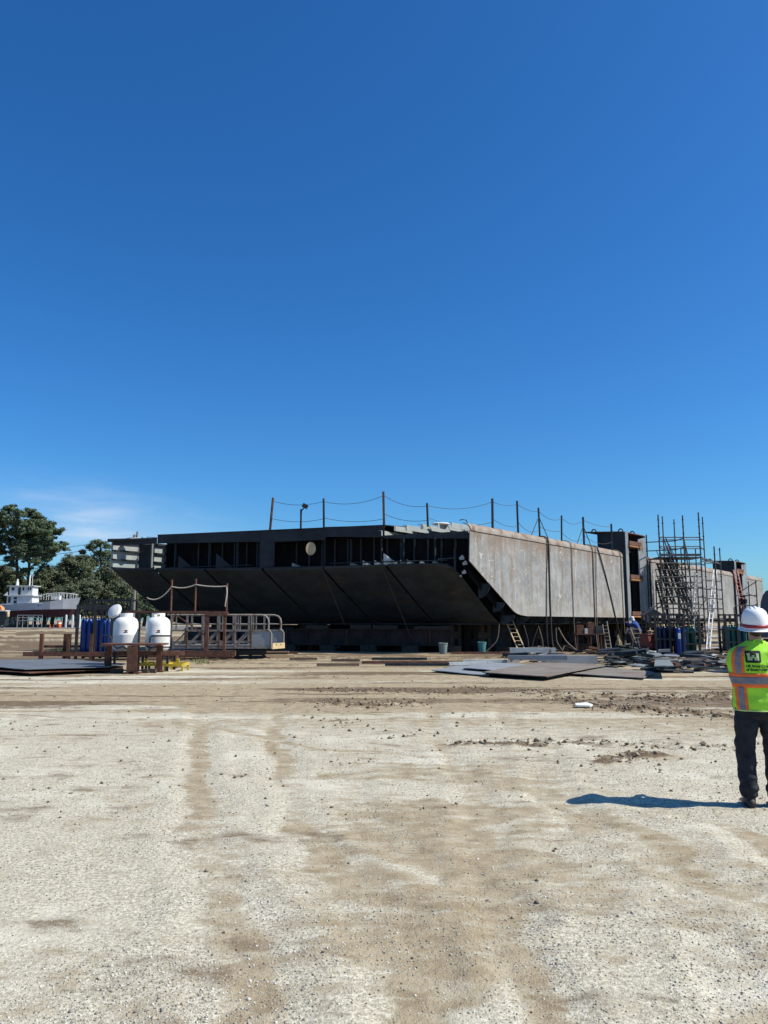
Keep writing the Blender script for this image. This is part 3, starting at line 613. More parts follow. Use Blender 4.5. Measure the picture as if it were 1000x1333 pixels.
for pts in ([B(0.9, 0.1, 4.3), B(0.9, 0.1, 5.5)], [B(1.7, -.02, 4.9), B(0.8, 0.1, 5.0)]):
    m = MB(); m.tube(pts, 0.05); m.build('pipe_strut', M['dark_steel'], barge)
# thin hanging rods on the bow plates
for (sa, ta, za), (sb, tb, zb) in (((8.05, -0.06, 4.6), (8.15, 2.4, 2.3)), ((4.75, -0.06, 4.65), (5.1, 3.5, 1.6))):
    m = MB(); m.tube([B(sa, ta, za), B(sb, tb - .5, zb - .8)], 0.028, 6); m.build('hanging_rod', M['hose'], barge)

# guard posts and wires round the deck edge
front = lambda px, Y=41: None
def on_line(px, o, d):
    dx = (px - 500) / 1000 / math.cos(PITCH) * 1.0   # bearing slope
    k = dx * 1.0; t = (o.x - k * o.y) / (k * d.y - d.x); return t
post_tops = []
for px, y0, y1, side, mt, r in ((352, 688, 648, 0, 'rust', .06), (422, 686, 649, 0, 'dark_steel', .05), (500, 683, 640, 0, 'rust', .10), (557, 682, 655, 0, 'dark_steel', .05), (641, 688, 649, 1, 'dark_steel', .06),
                             (674, 692, 652, 1, 'dark_steel', .08), (702, 697, 661, 1, 'dark_steel', .075), (730, 703, 671, 1, 'dark_steel', .07), (759, 708, 673, 1, 'dark_steel', .09), (795, 715, 682, 1, 'dark_steel', .085)):
    o, d = (B(0, 0.12, 0), V) if not side else (B(0.22, 0, 0), U)
    q = on_line(px, o, d); base = o + d * q; Y = base.y
    zb = P(px, y0, Y).z - 0.15; tp = P(px, y1, Y); lean = random.uniform(-.05, .05)
    if px == 352: lean = 0.14
    b0 = Vector((base.x, base.y, min(zb, 6.8))); t0_ = Vector((base.x + lean, base.y, tp.z)); post_tops.append((b0, t0_))
    m = MB(); m.beam(b0, t0_, r * 1.25, r * 1.3) if r > .06 else m.tube([b0, t0_], r * 1.15, 8); m.build('guard_post', M[mt], barge)
def sag(a, b_, dz, n=9): return [a.lerp(b_, i / n) - Zu * (dz * 4 * (i / n) * (1 - i / n)) for i in range(n + 1)]
for f, ds in ((0.10, 0.22), (0.62, 0.28)):
    for (b0, t0_), (b1, t1_) in zip(post_tops[:-1], post_tops[1:]):
        m = MB(); m.tube(sag(t0_.lerp(b0, f), t1_.lerp(b1, f * random.uniform(.9, 1.25)), ds * random.uniform(.5, 1.4)), 0.013, 5); m.build('guard_wire', M['hose'], barge)
for i in (6, 8):
    b0, t0_ = post_tops[i]
    for s_ in (-1, 1):
        m = MB(); m.tube([t0_.lerp(b0, .3), b0 + U * (s_ * 1.1) - Zu * .05], 0.025, 5); m.build('stay_wire', M['hose'], barge)
# deck lamp on its post
o = B(0, 0.3, 0); q = on_line(392, o, V); pb = o + V * q
m = MB(); m.tube([Vector((pb.x, pb.y, 6.6)), Vector((pb.x, pb.y, P(392, 663, pb.y).z))], 0.055); lp = m.build('lamp_post', M['dark_steel'], barge)
m = MB(); tz = P(392, 663, pb.y).z; m.beam((pb.x, pb.y, tz - .1), (pb.x + .2, pb.y, tz + .12), .06, .06); m.box((pb.x + .22, pb.y, tz + .18), (.30, .22, .22), M=Matrix.Rotation(.5, 3, 'Y')); m.build('lamp_head', M['black'], lp, smooth=False)

# second and third hull sections and the two tall steel columns between them
def block(name, label, t0, t1, end_mat='dark_steel', z0=1.94):
    th = thing(name, label, 'hull section', B(0, t0, 0), 'hull sections beyond the barge')
    zt = lambda t: ztop(t) - 0.42
    pl = [(t0, z0), (t1, z0 + .35 * (t0 > 44)), (t1, zt(t1)), (t0, zt(t0))]
    n = max(1, round((t1 - t0) / 5)); side_module(th, pl, list(np.linspace(t0 - 0.006, t1 + 0.006, n + 1)), t0=t0, t1=t1)
    m = MB(); m.prism([B(0.02, t0 - 0.02, z0 + .02), B(3.2, t0 - 0.02, z0 + .02), B(3.2, t0 - 0.02, ztop(t0) - .06), B(0.36, t0 - 0.02, ztop(t0) - .06), B(0.02, t0 - .02, ztop(t0) - .44)], -U * 0.03); m.build('end_plate', M[end_mat], th, smooth=False)
    m = MB(); m.prism([B(0.36, t0, ztop(t0) - .05), B(12, t0, ztop(t0) - .05), B(12, t1, ztop(t1) - .05), B(0.36, t1, ztop(t1) - .05)], Zu * 0.03); m.build('deck_plate', M['dark_steel'], th, smooth=False)
    return th
h2 = block('hull_section', 'grey weathered hull section behind the scaffold tower', 23.3, 43.4)
h3 = block('hull_section', 'short rust-streaked hull section beyond the second column, with rounded far corner', 46.9, 53.0, z0=2.0)
m = MB(); n = 8    # rounded far corner
pl = [B(0.9 * (1 - math.cos(a)), 53.0 + 0.9 * math.sin(a), 0) for a in np.linspace(0, math.pi / 2, n)] + [B(1.6, 53.9, 0), B(1.6, 53.0, 0)]
m.prism([p + Zu * 2.3 for p in pl], Zu * 3.75); m.build('corner_plate', M['hull_side'], h3)
def column(label, t0, z0, z1, slope, shelves):
    th = thing('steel_column', label, 'steel column', B(0, t0, 0), 'tall steel columns along the hull')
    w = 3.55  # faces coloured by light: dark steel in shade, bare steel in sun
    m = MB(); m.prism([B(1.75, t0, z0), B(-0.15, t0, z0), B(-0.15, t0, z1), B(1.75, t0, z1)], U * 0.06); m.build('end_web', M['dark_steel'], th, smooth=False)
    m = MB(); m.prism([B(-0.20, t0 - .05, z0), B(-0.20, t0 + 0.42, z0), B(-0.20, t0 + .42, z1), B(-0.20, t0 - .05, z1)], V * 0.04); m.build('near_flange', M['bare_steel'], th, smooth=False)
    m = MB(); m.prism([B(0.9, t0, z0), B(0.9, t0 + w, z0), B(0.9, t0 + w, z1), B(0.9, t0, z1)], V * 0.04); m.build('web_plate', M['dark_steel'], th, smooth=False)
    for k in (0.75, 1.5):
        m = MB(); m.beam(B(0.8, t0 + k, z0), B(0.8, t0 + k, z1), 0.10, 0.14, upv=U); m.build('web_stiffener', M['dark_steel'], th, smooth=False)
    m = MB(); m.prism([B(0.85, t0 + 2.15, z0 + slope * 2), B(-0.15, t0 + 2.9, z0), B(-0.15, t0 + w, z0), B(-0.15, t0 + w, z1 - .15), B(-0.15, t0 + 2.9, z1 - .15), B(0.85, t0 + 2.15, z1 - slope * 2)], V * 0.02 + U * 0.05) if False else m.prism([B(-0.18, t0 + 2.2, z0 + slope), B(-0.18, t0 + w, z0), B(-0.18, t0 + w, z1 - .1), B(-0.18, t0 + 2.2, z1 - slope)], V * 0.05)
    m.build('far_flange', M['bare_steel'], th, smooth=False)
    m = MB(); m.prism([B(0.9, t0 + w, z0), B(-0.18, t0 + w, z0), B(-0.18, t0 + w, z1), B(0.9, t0 + w, z1)], U * 0.04); m.build('end_web', M['dark_steel'], th, smooth=False)
    m = MB(); m.prism([B(2.5, t0 - .45, z1), B(-.1, t0 - .1, z1), B(-.1, t0 + w, z1), B(2.2, t0 + w, z1)], Zu * 0.06); m.build('cap_plate', M['rust'], th, smooth=False)
    for s, t in ((2.0, .1), (0.2, .2), (0.2, 2.2)):
        m = MB(); c = B(s, t0 + t, z1 + .06); m.tube([c + V * (.16 * math.cos(a)) + Zu * (.2 * math.sin(a)) for a in np.linspace(0, math.pi, 9)], .05, 6); m.build('lifting_eye', M['dark_steel'], th)
    for z in shelves:
        m = MB(); m.hexa([B(-.35, t0 + .3, z), B(-.35, t0 + 2.6, z), B(.8, t0 + 2.6, z), B(.8, t0 + .3, z), B(-.35, t0 + .3, z + .1), B(-.35, t0 + 2.6, z + .1), B(.8, t0 + 2.6, z + .1), B(.8, t0 + .3, z + .1)]); a = m.build('shelf_bracket', M['shelf_timber'], th, smooth=False)
        m = MB(); m.beam(B(-.25, t0 + .4, z + .28), B(-.25, t0 + 2.5, z + .28), .1, .28); m.build('bracket_bar', M['rust'], th, smooth=False)
    return th
column('tall steel column with three brown shelf brackets at the end of the barge side', 19.0, 1.55, 7.95, 0.35, (6.95, 4.55, 1.95))
c2 = column('plainer steel column between the two far hull sections', 43.5, 1.6, 7.3, 0.2, (6.2,))

# blocking and girders the hull stands on
def keel_block(s, t, label):
    c = B(s, t, 0); c.z = gz(c.x, c.y) - .02; th = thing('keel_block', label, 'keel block', c, 'timber keel blocks under the hull'); z = 0.0; k_h = (1.49 - c.z) / 4; a = random.uniform(-.1, .1) + math.atan2(U.y, U.x)
    for k in range(4):
        h_ = k_h
        for q in (-.35, .35):
            o = Matrix.Rotation(a + (k % 2) * math.pi / 2, 3, 'Z') @ Vector((0, q, 0))
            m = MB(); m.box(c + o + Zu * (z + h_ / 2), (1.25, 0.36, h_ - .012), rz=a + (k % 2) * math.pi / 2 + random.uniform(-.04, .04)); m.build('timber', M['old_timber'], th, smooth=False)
        z += h_
for s in (4.6, 6.8, 9.4, 12.6, 15.8, 18.8):
    for t in (5.6, 9.5, 14, 20, 28):
        keel_block(s, t + random.uniform(-.3, .3), 'dark timber keel block stack in the shade under the hull')
for s, t in ((3.6, 6.9), (3.6, 8.6), (3.6, 10.8), (3.6, 13), (3.6, 15.4), (3.6, 17.6), (3.5, 20), (3.5, 22.5), (3.5, 25), (3.5, 28), (3.5, 31), (3.5, 34), (3.5, 37), (3.5, 40), (3.5, 43)):
    keel_block(s, t, 'dark timber keel block stack in the shade under the hull')
def girder(s0, s1, t, z0, z1, label, mt='deep_rust'):
    c = B(s0, t, 0); th = thing('support_girder', label, 'girder', c, None)
    a, b_ = B(s0, t, 0), B(s1, t, 0)
    for nm, z, w, h_ in (('flange', z1, .45, .05), ('web', (z0 + z1) / 2, .04, z1 - z0 - .06), ('flange', z0, .45, .05)):
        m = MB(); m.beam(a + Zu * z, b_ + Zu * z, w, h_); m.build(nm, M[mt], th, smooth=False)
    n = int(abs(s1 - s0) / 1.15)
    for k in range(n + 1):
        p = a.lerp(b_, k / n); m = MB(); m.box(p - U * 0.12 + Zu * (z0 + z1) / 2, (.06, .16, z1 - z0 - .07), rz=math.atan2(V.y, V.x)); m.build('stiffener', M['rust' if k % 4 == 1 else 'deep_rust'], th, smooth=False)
    for k in range(0, n + 1, 2):
        p = a.lerp(b_, k / n); m = MB(); m.box(p + Zu * (z0 - .41) / 2, (.9, .5, z0 + .35), rz=math.atan2(V.y, V.x)); m.build('foot_block', M['old_timber'], th, smooth=False) if False else m.build('foot_block', M['old_timber'], th, smooth=False)
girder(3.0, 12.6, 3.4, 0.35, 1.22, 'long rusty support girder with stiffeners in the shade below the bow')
girder(13.5, 20.5, 5.0, 0.35, 1.3, 'dark support girder under the far corner of the bow', 'dark_steel')
for s, t, w, h_ in ((10.9, 3.5, 1.3, .2), (8.3, 3.5, 1.2, .22), (6.9, 3.5, 1.4, .2), (4.2, 3.5, 2.0, .16)):
    o = MB(); o.box(B(s, t, 1.25 + h_ / 2), (w, .45, h_), rz=math.atan2(V.y, V.x)); ob = o.build('packing_timber', M['old_timber'], off=B(s, t, 1.25), smooth=False); tag(ob, 'dark packing timber lying on the rusty support girder', 'timber', 'packing timbers on the support girder')
for k in range(5):  # unseen cross girders added to block daylight under the hull
    t = 6 + k * 3.1; girder(2.0, 20.0, t + 1.6, .2, 1.42, 'dark cross girder under the hull, number unseen'.replace(', number unseen', ' behind the keel blocks'), 'dark_steel')
for o in list(bpy.data.objects):
    if o.get('label') == 'dark cross girder under the hull behind the keel blocks': o['group'] = 'added cross girders that darken the space under the hull'
# ------------------------------------------------------------------ scaffold tower beside the second hull section
def part_tube(name, pts, r, m, par, n=7):
    b = MB(); b.tube(pts, r, n); return b.build(name, M[m], par)
def part_beam(name, p, q, w, h, m, par, **k):
    b = MB(); b.beam(p, q, w, h, **k); return b.build(name, M[m], par, smooth=False)
def part_box(name, c, size, m, par, rz=0.0, Mx=None):
    b = MB(); b.box(c, size, rz, Mx); return b.build(name, M[m], par, smooth=False)
def scaffold():
    Y1, Y2 = 55.5, 57.6; o = Vector((P(885, 800, Y1).x, Y1, 0))
    th = thing('scaffold_tower', 'steel tube scaffold tower with stair flights against the second hull section', 'scaffold', o)
    X = lambda px, Y=Y1: P(px, 725, Y).x
    Z = lambda py, Y=Y1: P(500, py, Y).z
    fx = [X(859.5), X(891.5), X(912.5)]; bx = [X(859.5) + .02, X(880) - .5, X(891.5), X(912.5) + .02]
    ftop = [Z(670), Z(671), Z(667)]; 
    posts = [(fx[0], Y1, ftop[0]), (fx[1], Y1, ftop[1]), (fx[2], Y1, ftop[2]), (X(865, Y2), Y2, Z(672, Y2)), (X(880, Y2), Y2, Z(676, Y2)), (X(917.5, Y2), Y2, Z(673, Y2)),
             (X(932), Y1 + .2, Z(711)), (X(937.5, Y2), Y2, Z(713, Y2)), (X(887, Y2), Y2, Z(714, Y2)), (X(906, Y2), Y2, Z(714, Y2)), (X(852, Y2), Y2, Z(755, Y2))]
    for x, y, z in posts:
        part_tube('post', [(x, y, -.42), (x, y, z)], 0.052 if y < 56 else .045, 'scaff', th)
        b = MB()
        for zz in np.arange(1.0, z - .1, 0.5 if y < 56 else 1.0): b.lathe((x, y, zz), [(.08, -.025), (.08, .025)], 8)
        b.build('rosettes', M['scaff'], th)['kind'] = 'stuff'
        part_box('base_jack', (x, y, -.41), (.18, .18, .04), 'scaff', th)
    for py in (699.5, 711.5, 733, 765, 777, 792, 806, 822):
        z = Z(py); part_tube('ledger', [(fx[0], Y1, z), (fx[2], Y1, z)], 0.04 if py != 777 else .05, 'scaff', th)
        part_tube('ledger', [(posts[3][0], Y2, z + .04), (posts[5][0], Y2, z + .04)], 0.035, 'scaff', th)
        for a, c in ((0, 3), (2, 5), (1, 4)): part_tube('transom', [(posts[a][0], Y1, z - .05), (posts[c][0], Y2, z - .05)], 0.035, 'scaff', th)
    for py in (731, 755, 766.5, 779, 792, 806, 822, 838):
        z = Z(py); part_tube('ledger', [(fx[2], Y1, z), (posts[6][0], Y1 + .2, z)], 0.035, 'scaff', th); part_tube('transom', [(posts[6][0], Y1 + .2, z - .04), (posts[7][0], Y2, z - .04)], 0.035, 'scaff', th)
        part_tube('ledger', [(posts[5][0], Y2, z + .03), (posts[7][0], Y2, z + .03)], 0.03, 'scaff', th)
    for py in (754, 767, 790): part_tube('ledger', [(posts[10][0], Y2, Z(py)), (posts[3][0], Y2, Z(py))], .035, 'scaff', th)
    zd = Z(725.5)
    for k in range(7): part_box('deck_board', ((fx[0] + fx[2]) / 2, Y1 + .12 + k * .31, zd), (fx[2] - fx[0] + .3, .28, .055), 'scaff', th)
    for k in range(3): part_box('deck_board', ((fx[0] + fx[2]) / 2, Y1 + .2 + k * .3, Z(806) + .03), (fx[2] - fx[0] + .2, .27, .05), 'galv', th)
    for (a, za), (c, zc) in (((fx[0] + .1, zd), (X(918), Z(727))),): pass
    part_beam('bridge_beam', (fx[2], Y1, Z(727)), (X(944), Y1 + 1.2, Z(731)), .08, .14, 'scaff', th)
    # stair flights: stringers, treads and handrails, switching back and forth
    def flight(x0, z0, x1, z1, y, w=.62, n=9, mt='scaff'):
        for dy in (0, w): part_beam('stringer', (x0, y + dy, z0), (x1, y + dy, z1), .05, .12, mt, th, upv=(1, 0, 0))
        b = MB()
        for k in range(n): f = (k + .5) / n; part_box('tread', (x0 + (x1 - x0) * f, y + w / 2, z0 + (z1 - z0) * f), (.26, w, .04), mt, th)
        for dy in (0, w): part_tube('stair_rail', [(x0, y + dy, z0 + 1.0), (x1, y + dy, z1 + 1.0)], .03, mt, th)
        for dy in (0,): part_tube('stair_rail', [(x0, y + dy, z0 + .5), (x1, y + dy, z1 + .5)], .025, mt, th)
    xa, xb = X(866), X(884); zs = [Z(725.5), Z(757), Z(790), Z(822), .2]
    flight(X(873), zs[0], X(886), zs[1], Y1 + .2); flight(X(887), zs[1], X(899), zs[2], Y1 + .2); flight(X(893), zs[2], X(907), zs[3], Y1 + .2)
    flight(X(866), zs[0] - .3, X(884), zs[2] + .2, Y1 + 1.1, n=14); flight(X(878), zs[0], X(900), zs[2] - .5, Y1 + 1.3, n=14); flight(X(864), zs[1], X(878), zs[3], Y1 + 1.2, n=12)
    for a, c in (((865, 699), (873, 725)), ((868, 699), (877, 725)), ((891.5, 699), (897, 727)), ((892.5, 712), (899, 760))):
        part_tube('brace', [(X(a[0]), Y1 + .05, Z(a[1])), (X(c[0]), Y1 + .1, Z(c[1]))], .04, 'scaff', th)
    for a, c in (((859.5, 792), (891, 765)), ((912, 806), (932, 779)), ((860, 838), (891, 807)), ((892, 838), (912, 808))):
        part_tube('brace', [(X(a[0]), Y2, Z(a[1])), (X(c[0]), Y2, Z(c[1]))], .03, 'scaff', th)
    b = MB(); pl = [(X(852.5), Y2 + .1, Z(785)), (X(860), Y2 + .1, Z(790)), (X(860), Y2 + .1, Z(728)), (X(857.5), Y2 + .1, Z(728))]; b.prism([Vector(p) for p in pl], (0, .03, 0)); b.build('side_net', M['slate'], th, smooth=False)
    for k, px in enumerate((868, 875, 883.5, 899)):  # mid-row tubes added to stand in for the shadow lattice on the wall
        xx_ = P(px, 760, 56.6).x; part_tube('post', [(xx_, 56.6, -.42), (xx_, 56.6, zd)], .042, 'scaff', th)
    for py in (740, 749, 757, 785, 799, 814, 829):
        part_tube('ledger', [(fx[0], 56.6, Z(py)), (fx[2], 56.6, Z(py))], .036, 'scaff', th); part_tube('ledger', [(fx[0], Y1, Z(py) - .1), (fx[2], Y1, Z(py) - .1)], .03, 'scaff', th)
    for a, c in (((860, 757), (891, 733)), ((891, 777), (912, 757)), ((860, 792), (880, 777)), ((875, 830), (899, 799))): part_tube('brace', [(X(a[0]), 56.65, Z(a[1])), (X(c[0]), 56.65, Z(c[1]))], .035, 'scaff', th)
    for py, a, c in ((777, 0, 1), (753, 0, 1), (765, 1, 2), (822, 0, 2)):
        for k in range(2): part_box('deck_board', ((fx[a] + fx[c]) / 2, Y1 + .2 + k * .3, Z(py) + .05), (fx[c] - fx[a], .27, .05), 'scaff', th)
    for py in (722.5,): part_beam('toe_board', (fx[0], Y1 - .06, Z(py)), (fx[2], Y1 - .06, Z(py)), .03, .18, 'scaff', th)
    # rail on the deck side
    for py in (705, 716.5): part_tube('rail', [(X(838, Y2), Y2 + .8, Z(py, Y2)), (X(880, Y2), Y2, Z(py, Y2) + .05)], .04, 'scaff', th)
    part_tube('post', [(X(846.5, Y2), Y2 + .6, Z(724, Y2)), (X(846.5, Y2), Y2 + .6, Z(695, Y2))], .05, 'scaff', th)
    part_tube('brace', [(X(838, Y2), Y2 + .7, Z(706, Y2)), (X(846, Y2), Y2 + .6, Z(714, Y2))], .025, 'scaff', th)
scaffold()
def ladder(name, label, p0, p1, w, side, n, m, r=0.03, cat='ladder', group=None):
    p0, p1 = Vector(p0), Vector(p1); side = Vector(side).normalized() * w / 2; th = thing(name, label, cat, p0, group)
    for s in (-1, 1): part_beam('rail', p0 + side * s, p1 + side * s, r * 1.5, r * 2.4, m, th, upv=side)
    for k in range(n):
        q = p0.lerp(p1, (k + .6) / n); part_tube('rung', [q - side, q + side], r * .75, m, th, 6)
    return th
Yl = 54.6
ladder('ladder', 'long white ladder leaning up beside the scaffold tower', (P(921, 836, Yl).x, Yl, -.40), P(931, 742, 56.9), .30, (1, .3, 0), 17, 'white_worn', .035)
ladder('ladder', 'white ladder leaning inside the scaffold tower, partly behind its tubes', (P(899, 836, 55.1).x, 55.1, -.40), P(907, 745, 55.3), .22, (1, .3, 0), 17, 'galv', .03)
# low white frame at the foot of the tower
Yf = 46.0; th = thing('work_trestle', 'pale metal trestle frame standing under the scaffold tower', 'trestle', G(928, 847))
g0 = G(922, 847); Yt = g0.y; zz = lambda py: P(500, py, Yt).z; xx = lambda px: P(px, 820, Yt).x
for px in (922, 935): part_tube('leg', [(xx(px), Yt, 0), (xx(px), Yt, zz(815))], .035, 'white_worn', th)
for py in (817, 829, 843): part_tube('rail', [(xx(921.5), Yt, zz(py)), (xx(935.5), Yt, zz(py))], .035, 'white_worn', th)
# mobile tower with a worker, further along
Y3 = 66.0; o3 = Vector((P(978, 800, Y3).x, Y3, 0)); th = thing('mobile_scaffold', 'dark braced scaffold frame next to the far steel column', 'scaffold', o3)
for px, y in ((964, Y3 + 1.3), (985.5, Y3), (966, Y3), (985, Y3 + 1.3)): part_tube('post', [(P(px, 780, Y3).x, y, -.44), (P(px, 780, Y3).x, y, P(px, 756 if px > 980 else 790, Y3).z)], .05, 'scaff', th)
for py in (775, 788, 802, 820): 
    part_tube('ledger', [P(965, py, Y3), P(985.5, py, Y3)], .04, 'scaff', th)
    part_tube('ledger', [P(965, py, Y3) + Vector((0, 1.3, 0)), P(985.5, py, Y3) + Vector((0, 1.3, 0))], .04, 'scaff', th)
for a, c in (((966, 769), (985, 757)), ((972, 772), (985, 777)), ((967, 797), (986, 786)), ((966, 789), (985, 803))): part_tube('brace', [P(*a, Y3), P(*c, Y3)], .04, 'scaff', th)
zdk = P(970, 802, Y3).z
for k in range(4): part_box('deck_board', (P(975, 802, Y3).x, Y3 + .15 + k * .33, zdk + .06), (1.5, .3, .05), 'timber', th)
ladder('ladder', 'dark red ladder leaning on the far steel column', P(972, 812, Y3 - .3), P(957.5, 742, Y3 + 2.0), .38, (1, .2, 0), 14, 'redbox', .05)

# ------------------------------------------------------------------ gas bottles and their racks
def bottle_proto(col, tip, h=1.42, r=.115):
    th = thing('gas_bottle', 'x', 'gas bottle', (0, 0, 0), local=True)
    b = MB(); b.lathe((0, 0, 0), [(r * .85, 0), (r, .03), (r, h * .82), (r * .93, h * .87), (r * .7, h * .92), (r * .35, h * .95), (r * .32, h * .965)], 14); b.build('cylinder_body', M[col], th)
    b = MB(); b.lathe((0, 0, 0), [(r * .30, h * .96), (r * .34, h * .985), (r * .2, h), (r * .2, h * 1.04)], 8); b.box((r * .4, 0, h * 1.0), (r * .7, .03, .035)); b.build('valve', M['brass'], th)
    b = MB(); b.lathe((0, 0, 0), [(r * 1.02, h * .80), (r * 1.0, h * .855), (r * .93, h * .877)], 14) if tip else b.lathe((0, 0, 0), [(r * .4, h * .93), (r * .42, h * .95), (r * .38, h * .962)], 10); b.build('collar', M[tip or col], th)
    return th
protos = {}
def bottle(col, loc, label, group, tip=None, h=1.42, r=.115):
    k = (col, tip, h, r)
    if k not in protos:
        t = bottle_proto(col, tip, h, r); t.location = loc; t['label'] = label; t['group'] = group; t['_o'] = tuple(loc); t.rotation_euler = (0, 0, random.uniform(0, 6)); protos[k] = t; return t
    return copy_tree(protos[k], loc, random.uniform(0, 6), label, group)
def cage(name, label, c, w, d, h, m, cat='gas bottle rack', mids=(.33, .66), roof=True, posts=2, rz=0.0, bar=.06, z0=0.05):
    th = thing(name, label, cat, c, None, rz, local=True); 
    xs = np.linspace(-w / 2, w / 2, posts)
    for x in xs:
        for y in (-d / 2, d / 2): part_beam('post', (x, y, 0), (x, y, h), bar, bar, m, th)
    for z in [z0] + [h * f for f in mids] + [h - bar / 2]:
        for y in (-d / 2, d / 2): part_beam('rail', (-w / 2, y, z), (w / 2, y, z), bar * .8, bar * .8, m, th)
        for x in (xs[0], xs[-1]): part_beam('rail', (x, -d / 2, z), (x, d / 2, z), bar * .8, bar * .8, m, th)
    part_box('floor_plate', (0, 0, z0 + .02), (w - .02, d - .02, .03), m, th)
    return th
# left rack of blue bottles (on skids)
cL = Vector((P(126, 850, 33.5).x, 33.5, 0.10)); 
cage('gas_bottle_rack', 'black open steel rack holding blue gas bottles beside the white tanks', cL, 1.45, 0.95, 2.30, 'black', mids=(0.93,), posts=3, rz=.05, bar=.11, z0=.22)
for k in range(10):
    i, j = k % 5, k // 5
    bottle('blue', cL + Vector((-.52 + i * .26 + random.uniform(-.025, .025), -.24 + j * .3 + random.uniform(-.03, .03), .27)), 'blue gas bottle standing in the black rack beside the white tanks', 'blue gas bottles in the black rack', 'white_worn' if False else None, 1.50, .122)
cL2 = Vector((P(143, 850, 35.2).x, 35.2, 0.1)); 
cage('pipe_rack', 'dark overhead pipe rack behind the blue gas bottles', cL2, 1.95, 0.9, 2.58, 'dark_steel', cat='rack', mids=(.8,), posts=2, bar=.09)
for k in range(6):
    x = -.85 + k * .32
    o = MB(); o.tube([(cL2.x + x, cL2.y - .3 + random.uniform(0, .6), 1.75), (cL2.x + x + random.uniform(-.05, .05), cL2.y - .2, 2.62)], .04, 7); ob = o.build('steel_bar', M['dark_steel'], off=cL2 + Vector((x, 0, 1.75))); tag(ob, 'short rusty bar standing in the pipe rack behind the blue bottles', 'bar', 'bars standing in the pipe rack')
# right racks
cR = Vector((P(866, 850, 39).x, 38.6, 0)); cage('gas_bottle_rack', 'dark rack of navy bottles beside the red box, one bright blue bottle at its edge', cR, 1.35, .8, 2.05, 'black', mids=(.4,), posts=3, rz=-.05, bar=.10)
for k in range(7): bottle('dkblue', cR + Vector((-.48 + (k % 4) * .27, -.2 + (k // 4) * .3, .09)), 'navy gas bottle in the shaded rack beside the red box', 'navy gas bottles in the dark rack', None, 1.42, .118)
bottle('blue', cR + Vector((.60, -.47, .0)) + Vector((.02, 0, 0)), 'bright blue gas bottle standing free at the edge of the navy bottle rack', None, None, 1.46, .125)
bottle('blue', cR + Vector((.36, -.52, .0)), 'shaded blue gas bottle with a pale paper tag next to the bright blue one', None, None, 1.46, .125)
o = MB(); o.box(cR + Vector((.36, -.655, .98)), (.13, .012, .28)); tag(o.build('paper_tag', M['white_worn'], off=cR + Vector((.36, -.655, .98)), smooth=False), 'pale paper tag on a shaded blue gas bottle', 'tag')
cG = Vector((P(895.5, 850, 38.6).x, 38.4, 0)); cage('gas_bottle_rack', 'black rack of dark green gas bottles in front of the scaffold tower', cG, .75, .72, 2.0, 'black', mids=(.30, .58), posts=2, rz=.03, bar=.09)
for k in range(4): bottle('green', cG + Vector((-.16 + (k % 2) * .33, -.15 + (k // 2) * .32, .09)), 'dark green gas bottle in the rack in front of the scaffold', 'dark green gas bottles in the narrow rack', 'teal', 1.40, .135)
cT = Vector((P(954, 850, 39.5).x, 39.2, 0)); cage('gas_bottle_rack', 'black rack of teal gas bottles behind the person in the yellow vest', cT, 1.15, .75, 2.05, 'black', mids=(.32, .62), posts=3, rz=0, bar=.09)
for k in range(8): bottle('teal', cT + Vector((-.42 + (k % 4) * .28, -.17 + (k // 4) * .32, .09)), 'teal gas bottle in the rack behind the person in the vest', 'teal gas bottles in the wide rack', 'bucket_teal' if k % 4 == 0 else None, 1.45, .125)
bottle('bucket_teal', cT + Vector((.72, -.1, 0)), 'pale teal gas bottle standing beside the teal bottle rack', None, None, 1.45, .12)
# small dark shed-roofed cabinet behind navy rack
cS = Vector((P(852, 850, 40.5).x, 40.6, 0)); th = thing('tool_cabinet', 'dark open cabinet with a little pitched roof behind the navy bottles', 'cabinet', cS, local=True)
for x in (-.42, .42):
    for y in (-.3, .3): part_beam('post', (x, y, 0), (x, y, 2.0), .07, .07, 'black', th)
part_box('shelf', (0, 0, 1.4), (.9, .65, .05), 'black', th); part_box('back_panel', (0, .3, .75), (.8, .03, 1.3), 'black', th)
b = MB(); b.prism([(-.52, -.4, 2.0), (.52, -.4, 2.0), (0, -.4, 2.32)], (0, .8, 0)); b.build('roof', M['black'], th, smooth=False)
# red oxide box
cB = Vector((P(846, 850, 39.2).x, 39.0, 0)); th = thing('equipment_box', 'red oxide steel box with a perforated side, beside the navy bottles', 'box', cB, None, .35, local=True)
b = MB(); b.box((0, 0, .52), (.78, .62, 1.0)); b.build('body', M['redbox'], th, smooth=False); b = MB(); b.box((0, 0, 1.04), (.84, .68, .04)); b.build('lid', M['redbox'], th, smooth=False)
b = MB(); b.lathe((0, 0, 1.06), [(.1, 0), (.1, .1), (.16, .12), (.16, .16), (.04, .18), (.03, .3)], 10); b.build('filler_cap', M['cream'], th)
for k in range(7):
    for j in range(2): part_box('vent_slot', (.10 + j * .16, -.312, .15 + k * .13), (.09, .012, .07), 'cream', th)
